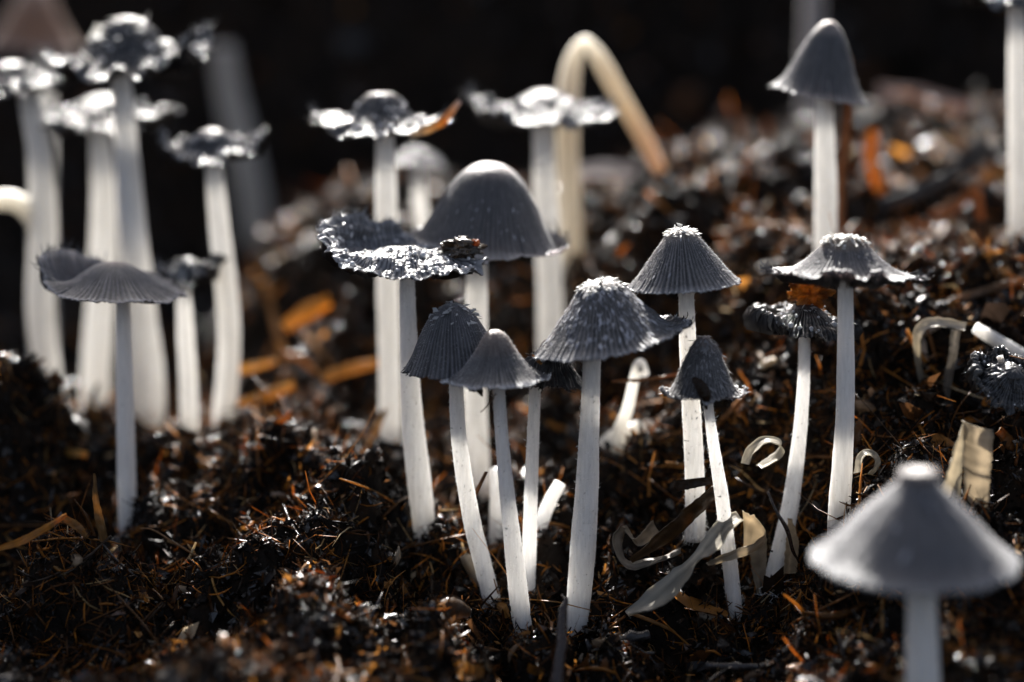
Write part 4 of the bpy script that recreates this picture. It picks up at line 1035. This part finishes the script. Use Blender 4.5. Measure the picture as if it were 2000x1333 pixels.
for (pts, w, lab, c) in [
    ([(555, 640, 9.0), (600, 610, 9.0), (645, 588, 9.0)], [24, 40, 26], 'broad glowing orange straw chip below the flat glistening cap', (0.75, 0.38, 0.07)),
    ([(465, 795, 7.0), (515, 775, 7.0), (575, 752, 7.0)], [20, 28, 16], 'thick golden straw stub pointing at the curving stem', (0.72, 0.4, 0.1)),
    ([(462, 722, 8.0), (500, 716, 8.0), (540, 705, 8.0)], [18, 20, 10], 'short golden straw stub above the thick golden one', (0.7, 0.38, 0.09)),
    ([(630, 740, 8.0), (680, 722, 8.0), (738, 708, 8.0)], [22, 24, 18], 'golden straw length running behind the pale straight stem', (0.68, 0.36, 0.1)),
    ([(520, 560, 11.0), (552, 690, 9.5), (590, 760, 9.0)], [14, 20, 14], 'rust-brown straw stalk standing steeply among the golden stubs', (0.36, 0.18, 0.06)),
    ([(620, 730, 8.5), (585, 700, 8.8), (555, 690, 9.0)], [12, 18, 10], 'forked rust straw piece leaning on the steep stalk', (0.45, 0.22, 0.07)),
    ([(715, 890, 4.6), (735, 840, 5.0), (752, 800, 5.4)], [14, 16, 8], 'amber straw splinter propped against the pale straight stem', (0.5, 0.27, 0.08)),
    ([(515, 1026, 0.9), (540, 1022, 0.9), (562, 1018, 0.9)], [16, 18, 12], 'small glowing orange straw stub on the black clod', (0.75, 0.36, 0.06)),
    ([(112, 886, 4.5), (140, 885, 4.4), (172, 888, 4.4)], [10, 16, 12], 'short golden straw stub beside the foot of the thick stems', (0.75, 0.42, 0.1)),
    ([(540, 830, 4.6), (572, 850, 4.4), (600, 866, 4.2)], [8, 10, 6], 'thin tan straw splinter slanting on the middle ridge', (0.5, 0.33, 0.15)),
    ([(1706, 255, 11.0), (1702, 310, 10.8), (1722, 380, 10.5)], [26, 36, 26], 'stout orange straw stalk leaning behind the steep bell mushroom', (0.65, 0.29, 0.05)),
    ([(1660, 110, 6.8), (1655, 230, 6.8), (1645, 330, 6.8), (1642, 470, 6.8)], [12, 22, 22, 20], 'tall brown stalk standing close behind the steep bell mushroom', (0.2, 0.1, 0.05)),
    ([(1480, 350, 12.0), (1490, 400, 12.0), (1502, 470, 12.0)], [22, 28, 24], 'rust-orange stalk beneath the pale button mushroom', (0.6, 0.24, 0.04)),
    ([(1715, 180, 17.0), (1790, 190, 17.0), (1860, 208, 17.0), (1935, 222, 17.0)], [34, 40, 36, 26], 'thick shining straw lying across the crest behind the steep bell mushroom', (0.5, 0.4, 0.36)),
    ([(1125, 336, 14.0), (1185, 332, 14.0), (1245, 336, 14.0)], [26, 34, 26], 'pale shining straw piece lying flat beyond the hairpin stem', (0.6, 0.56, 0.55)),
    ([(1330, 365, 13.0), (1400, 372, 13.0), (1460, 382, 13.0)], [22, 28, 20], 'greyish shining straw piece lying near the rusty tip of the hairpin stem', (0.5, 0.44, 0.42)),
    ([(1720, 400, 9.0), (1800, 370, 9.2), (1870, 330, 9.4), (1930, 285, 9.6)], [26, 26, 26, 40], 'dark grey branch slanting up the slope to a pale broken end', (0.08, 0.075, 0.075)),
    ([(1840, 592, 4.2), (1910, 572, 4.2), (2010, 540, 4.2)], [12, 16, 14], 'long brown straw lying along the slope above the square arch', (0.3, 0.18, 0.1)),
    ([(1790, 575, 5.2), (1850, 565, 5.2), (1890, 560, 5.2)], [20, 24, 14], 'shining flat straw piece below the frayed rim of the wide flared mushroom', (0.4, 0.33, 0.28)),
    ([(1815, 420, 9.0), (1870, 400, 9.0), (1905, 370, 9.0), (1915, 430, 9.0)], [16, 22, 22, 16], 'rusty bent straw arching on the upper slope', (0.3, 0.13, 0.05)),
    ([(1195, 745, 2.6), (1260, 742, 2.6), (1330, 730, 2.6)], [4, 6, 4], 'fine rusty straw stalk crossing behind the withered thin stem', (0.4, 0.18, 0.07)),
    ([(1655, 700, 4.0), (1690, 685, 4.0), (1725, 668, 4.0)], [10, 22, 10], 'rust-coloured bark chip beside the wide flared mushroom stem', (0.35, 0.15, 0.06)),
    ([(1740, 615, 4.6), (1765, 600, 4.6), (1800, 612, 4.6)], [10, 20, 10], 'tan bark chip lying above the square straw arch', (0.5, 0.3, 0.13)),
    ([(1790, 880, 1.0), (1830, 860, 1.0), (1862, 870, 1.0)], [14, 26, 12], 'curled amber leaf scrap beside the upright cream blade', (0.45, 0.2, 0.05)),
    ([(1950, 840, 0.8), (1975, 870, 0.8), (1990, 900, 0.8)], [18, 26, 14], 'rust-brown leaf scrap against the far edge of the upright cream blade', (0.33, 0.14, 0.04)),
]:
    strip('straw_piece', pts, w, lab, 'straw' if 'straw' in lab or 'stalk' in lab else ('branch' if 'branch' in lab else 'bark' if 'bark' in lab else 'leaf'), c, M_FIBRE, seed=len(lab), th=0.04, camber=0.2, depth_tilt=0.6)

# mould wisps at the foot of the leaning mushroom
rw = np.random.default_rng(77)
kw = 160
c0 = np.array([at(1512, 1168, 0.2)]) + rw.normal(0, [0.12, 0.06, 0.12], (kw, 3))
dw = unit(rw.normal(0, 1, (kw, 3)) + np.array([0.4, 0, -0.3]))
wo = at(1512, 1168, 0.2)
obj('mould_wisp', hooks_mesh('mould_wisp', c0 - wo, dw, unit(rw.normal(0, 1, (kw, 3))), rw.uniform(0.1, 0.35, kw), np.full(kw, 0.005), rw.uniform(0.5, 2.5, kw), M_SCALE, np.tile([0.75, 0.77, 0.8], (kw, 1)), 3), loc=wo, label='wispy white mould threads at the foot of the leaning shrivelled mushroom', category='mould', kind='stuff')

# ---------------------------------------------------------------- litter: crumbs and fibres
def surf_frame(x, y):
    e = 0.06
    z = height(x, y)
    n = np.stack([-(height(x + e, y) - z) / e, -(height(x, y + e) - z) / e, np.ones_like(z)], -1)
    return np.stack([x, y, z], -1), unit(n)

def view_scatter(n, y0, y1, rng, margin=1.5, power=1.0):
    y = y0 + (y1 - y0) * rng.uniform(0, 1, n) ** power
    half = (y - CAM[1]) * 0.185 + margin
    return rng.uniform(-1, 1, n) * half, y

def pick_col(n, rng, table):
    w = np.array([t[0] for t in table], float)
    k = rng.choice(len(table), n, p=w / w.sum())
    c = np.array([t[1] for t in table])[k]
    return c * rng.uniform(0.6, 1.4, (n, 1))

def crumbs(name, n, y0, y1, size, seed, label, table, lift=0.1, power=1.0):
    rng = np.random.default_rng(seed)
    x, y = view_scatter(n, y0, y1, rng, power=power)
    P, N = surf_frame(x, y)
    P = P + N * rng.uniform(-0.04, lift, (n, 1))
    octv = np.array([[1, 0, 0], [0, 1, 0], [-1, 0, 0], [0, -1, 0], [0, 0, 1], [0, 0, -1.0]])
    A = unit(rng.normal(0, 1, (n, 3))); B = unit(np.cross(A, rng.normal(0, 1, (n, 3)))); Cc = np.cross(A, B)
    sz = size * np.exp(rng.normal(0, 0.45, (n, 1)))
    s3 = sz * np.array([1.0, 0.7, 0.35]) * rng.uniform(0.6, 1.5, (n, 3))
    L = octv[None] * rng.uniform(0.55, 1.25, (n, 6, 1)) + rng.normal(0, 0.22, (n, 6, 3))
    V = P[:, None] + (L[..., 0:1] * s3[:, None, 0:1]) * A[:, None] + (L[..., 1:2] * s3[:, None, 1:2]) * B[:, None] + (L[..., 2:3] * s3[:, None, 2:3]) * Cc[:, None]
    tr = np.array([[0, 1, 4], [1, 2, 4], [2, 3, 4], [3, 0, 4], [1, 0, 5], [2, 1, 5], [3, 2, 5], [0, 3, 5]])
    F = ((np.arange(n) * 6)[:, None, None] + tr[None]).reshape(-1, 3)
    c = np.repeat(pick_col(n, rng, table), 6, 0)
    return obj(name, mesh(name, V.reshape(-1, 3), F, M_CRUMB, c, smooth=False), label=label, category='crumbs', kind='stuff')

def fibre_geo(P, N, ln, wd, rng, up=0.25, flatk=0.5, K=5):
    n = len(P)
    D = rng.normal(0, 1, (n, 3))
    D = D - N * (D * N).sum(1, keepdims=True)
    D = unit(unit(D) + N * np.abs(rng.normal(0, up, (n, 1))))
    S = unit(np.cross(D, N)); Bn = np.cross(S, D)
    t = np.linspace(-0.5, 0.5, K)[None, :, None]
    bend = rng.normal(0, 0.18, (n, 1, 1)); bend2 = rng.normal(0, 0.12, (n, 1, 1))
    L = ln[:, None, None]
    C = P[:, None] + D[:, None] * (L * t) + S[:, None] * (L * bend * (t * t - 0.08) * 2) - Bn[:, None] * (L * bend2 * (t * t - 0.08) * 2)
    W = wd[:, None] * np.interp(np.linspace(0, 1, K), [0, 0.15, 0.7, 1], [0.6, 1, 0.9, 0.25])[None]
    fl = flatk * rng.uniform(0.4, 1.2, n)[:, None]
    a = C + S[:, None] * W[..., None] * 0.5
    b = C - S[:, None] * W[..., None] * 0.5
    c = C + Bn[:, None] * (W * fl)[..., None] * 0.6
    V = np.stack([a, c, b], 2).reshape(n, K * 3, 3)
    f = grid_faces(K, 3, True)
    caps = np.array([[2, 1, 0], [(K - 1) * 3, (K - 1) * 3 + 1, (K - 1) * 3 + 2]])
    return V, f, caps

def fibres(name, n, y0, y1, ln, wd, seed, label, table, up=0.25, lift=0.12, K=5, mat=None, power=1.0, clump=True):
    rng = np.random.default_rng(seed)
    x, y = view_scatter(int(n * 2.2), y0, y1, rng, power=power)
    if clump:
        d = fbm(x * 0.8, y * 0.8, 4.0, 3, 77)
        keep = np.argsort(-(d + rng.normal(0, 0.6, len(x))))[:n]
        x, y = x[keep], y[keep]
    else:
        x, y = x[:n], y[:n]
    n = len(x)
    P, N = surf_frame(x, y)
    P = P + N * rng.uniform(-0.03, lift, (n, 1))
    l = ln * np.exp(rng.normal(0, 0.5, n)); w = wd * np.exp(rng.normal(0, 0.5, n))
    V, f, caps = fibre_geo(P, N, l, w, rng, up, 0.5, K)
    o = (np.arange(n) * K * 3)[:, None, None]
    c = np.repeat(pick_col(n, rng, table), K * 3, 0)
    return obj(name, mesh(name, V.reshape(-1, 3), [(o + f[None]).reshape(-1, 4), (o + caps[None]).reshape(-1, 3)], mat or M_FIBRE, c), label=label, category='fibres', kind='stuff')

def chips(name, n, y0, y1, size, seed, label, table, lift=0.2):
    rng = np.random.default_rng(seed)
    x, y = view_scatter(int(n * 2.2), y0, y1, rng)
    keep = np.argsort(-(fbm(x * 0.7, y * 0.7, 9.0, 3, 41) + rng.normal(0, 0.6, len(x))))[:n]
    x, y = x[keep], y[keep]
    P, N = surf_frame(x, y)
    P = P + N * rng.uniform(-0.03, lift, (n, 1))
    A = unit(unit(rng.normal(0, 1, (n, 3))) + N * 0.25); B = unit(np.cross(A, unit(rng.normal(0, 1, (n, 3))))); Cc = np.cross(A, B)
    sz = size * np.exp(rng.normal(0, 0.5, (n, 1)))
    asp = rng.uniform(0.10, 0.4, (n, 1))
    k = 7
    a = np.linspace(0, 2 * np.pi, k, endpoint=False)[None] + rng.uniform(-0.35, 0.35, (n, k))
    r = rng.uniform(0.55, 1.25, (n, k))
    u = r * np.cos(a) * sz; v = r * np.sin(a) * sz * asp
    bend = rng.normal(0, 0.35, (n, 1)) / sz
    w = bend * (u * u) + rng.normal(0, 0.10, (n, k)) * sz
    ring = P[:, None] + u[..., None] * A[:, None] + v[..., None] * B[:, None] + w[..., None] * Cc[:, None]
    V = np.concatenate([ring, P[:, None]], 1).reshape(-1, 3)
    i = np.arange(k)
    tr = np.stack([i, (i + 1) % k, np.full(k, k)], -1)
    F = ((np.arange(n) * (k + 1))[:, None, None] + tr[None]).reshape(-1, 3)
    c = pick_col(n, rng, table)[:, None, :] * rng.uniform(0.7, 1.2, (n, k + 1, 1))
    return obj(name, mesh(name, V, F, M_FIBRE, c.reshape(-1, 3)), label=label, category='litter', kind='stuff')

DARKS = [(76, (0.008, 0.006, 0.005)), (16, (0.02, 0.012, 0.008)), (6, (0.1, 0.04, 0.014)), (2, (0.32, 0.15, 0.045))]
RUSTS = [(46, (0.014, 0.009, 0.006)), (26, (0.14, 0.055, 0.014)), (22, (0.5, 0.2, 0.03)), (4, (0.55, 0.38, 0.18))]
crumbs('compost_crumbs', 52000, -6.0, 9.0, 0.075, 1, 'countless small wet black compost crumbs covering the heap', DARKS, 0.12)
crumbs('compost_crumbs', 14000, 9.0, 22.0, 0.12, 2, 'wet dark compost crumbs over the crest of the heap', DARKS, 0.15)
crumbs('compost_crumbs', 5000, 22.0, 46.0, 0.25, 3, 'dark coarse crumbs on the added self-shaded bank behind the heap', DARKS, 0.2)
fibres('plant_fibres', 34000, -5.5, 9.0, 0.40, 0.022, 4, 'tangled fine rust-brown plant fibres through the compost', RUSTS, 0.3, 0.2, K=4)
fibres('plant_fibres', 5000, 9.0, 21.0, 0.6, 0.05, 5, 'tangled rust-brown plant fibres on the crest of the heap', RUSTS, 0.35, 0.2)
fibres('chopped_straw', 1800, -5.0, 10.0, 1.1, 0.042, 6, 'chopped bits of amber and brown straw mixed in the compost', [(35, (0.05, 0.026, 0.012)), (35, (0.2, 0.09, 0.028)), (25, (0.48, 0.22, 0.05)), (5, (0.6, 0.48, 0.3))], 0.3, 0.2)

CHIP = [(62, (0.016, 0.010, 0.007)), (27, (0.08, 0.035, 0.013)), (10, (0.36, 0.15, 0.03)), (1, (0.5, 0.38, 0.24))]
chips('leaf_litter', 10000, -5.5, 9.5, 0.16, 31, 'torn scraps of brown and amber leaf scattered through the compost', CHIP)
chips('leaf_litter', 2500, 9.0, 20.0, 0.22, 32, 'torn scraps of brown leaf scattered over the crest of the heap', CHIP)
# individually placed loose pieces, copies of a few shapes
def loose(name, count, y0, y1, ln, wd, cols, seed, label, cat, group, mat, kinds, up=0.3):
    rng = np.random.default_rng(seed)
    protos = []
    for q in range(5):
        V, f, caps = fibre_geo(np.zeros((1, 3)), np.array([[0, 0, 1.0]]), np.array([ln * rng.uniform(0.7, 1.4)]), np.array([wd * rng.uniform(0.7, 1.4)]), rng, 0.0, 0.7, 7)
        cc = np.tile(np.array(cols[q % len(cols)]), (21, 1)) * rng.uniform(0.75, 1.2, (21, 1))
        protos.append(mesh(name, V[0], [f, caps], mat, cc))
    x, y = view_scatter(count, y0, y1, rng, 0.0)
    P, N = surf_frame(x, y)
    from mathutils import Quaternion
    srcs = {}
    for k in range(count):
        v = k % 5
        if v not in srcs:
            o = srcs[v] = obj(name, protos[v], label=label.format(kinds[v]), category=cat, group=group.format(kinds[v]))
        else:
            o = srcs[v].copy(); COL.objects.link(o)
        o.location = (P[k] + N[k] * rng.uniform(0.02, 0.16)) * U
        q = Vector(N[k] + rng.normal(0, up, 3)).to_track_quat('Z', 'Y')
        o.rotation_mode = 'QUATERNION'
        o.rotation_quaternion = q @ Quaternion((0, 0, 1), rng.uniform(0, 6.28))
        s = rng.uniform(0.7, 1.5)
        o.scale = (s, s, s)
loose('straw_splinter', 130, -4.5, 10, 0.9, 0.065, [(0.5, 0.24, 0.06), (0.3, 0.14, 0.045), (0.42, 0.25, 0.1), (0.55, 0.3, 0.09), (0.22, 0.1, 0.035)], 21, 'loose {} straw splinter lying on the compost', 'straw', 'loose {} straw splinters on the heap', M_FIBRE, ['bright amber', 'rust-brown', 'tan', 'golden', 'dark brown'])
loose('twig_fragment', 110, -4.5, 10, 1.1, 0.09, [(0.025, 0.016, 0.012), (0.04, 0.025, 0.018), (0.02, 0.015, 0.014), (0.05, 0.035, 0.03), (0.03, 0.02, 0.015)], 22, 'short wet {} twig fragment lying on the compost', 'twig', 'wet {} twig fragments on the heap', M_TWIG, ['black', 'dark brown', 'soot-black', 'greyish brown', 'blackish brown'])
loose('chaff_flake', 60, -4.0, 9, 0.5, 0.18, [(0.5, 0.42, 0.32), (0.3, 0.2, 0.12), (0.4, 0.3, 0.2), (0.2, 0.12, 0.07), (0.55, 0.45, 0.36)], 23, 'small {} chaff flake lying on the compost', 'chaff', '{} chaff flakes on the heap', M_RIBBON, ['cream', 'brown', 'tan', 'dark brown', 'pale'])
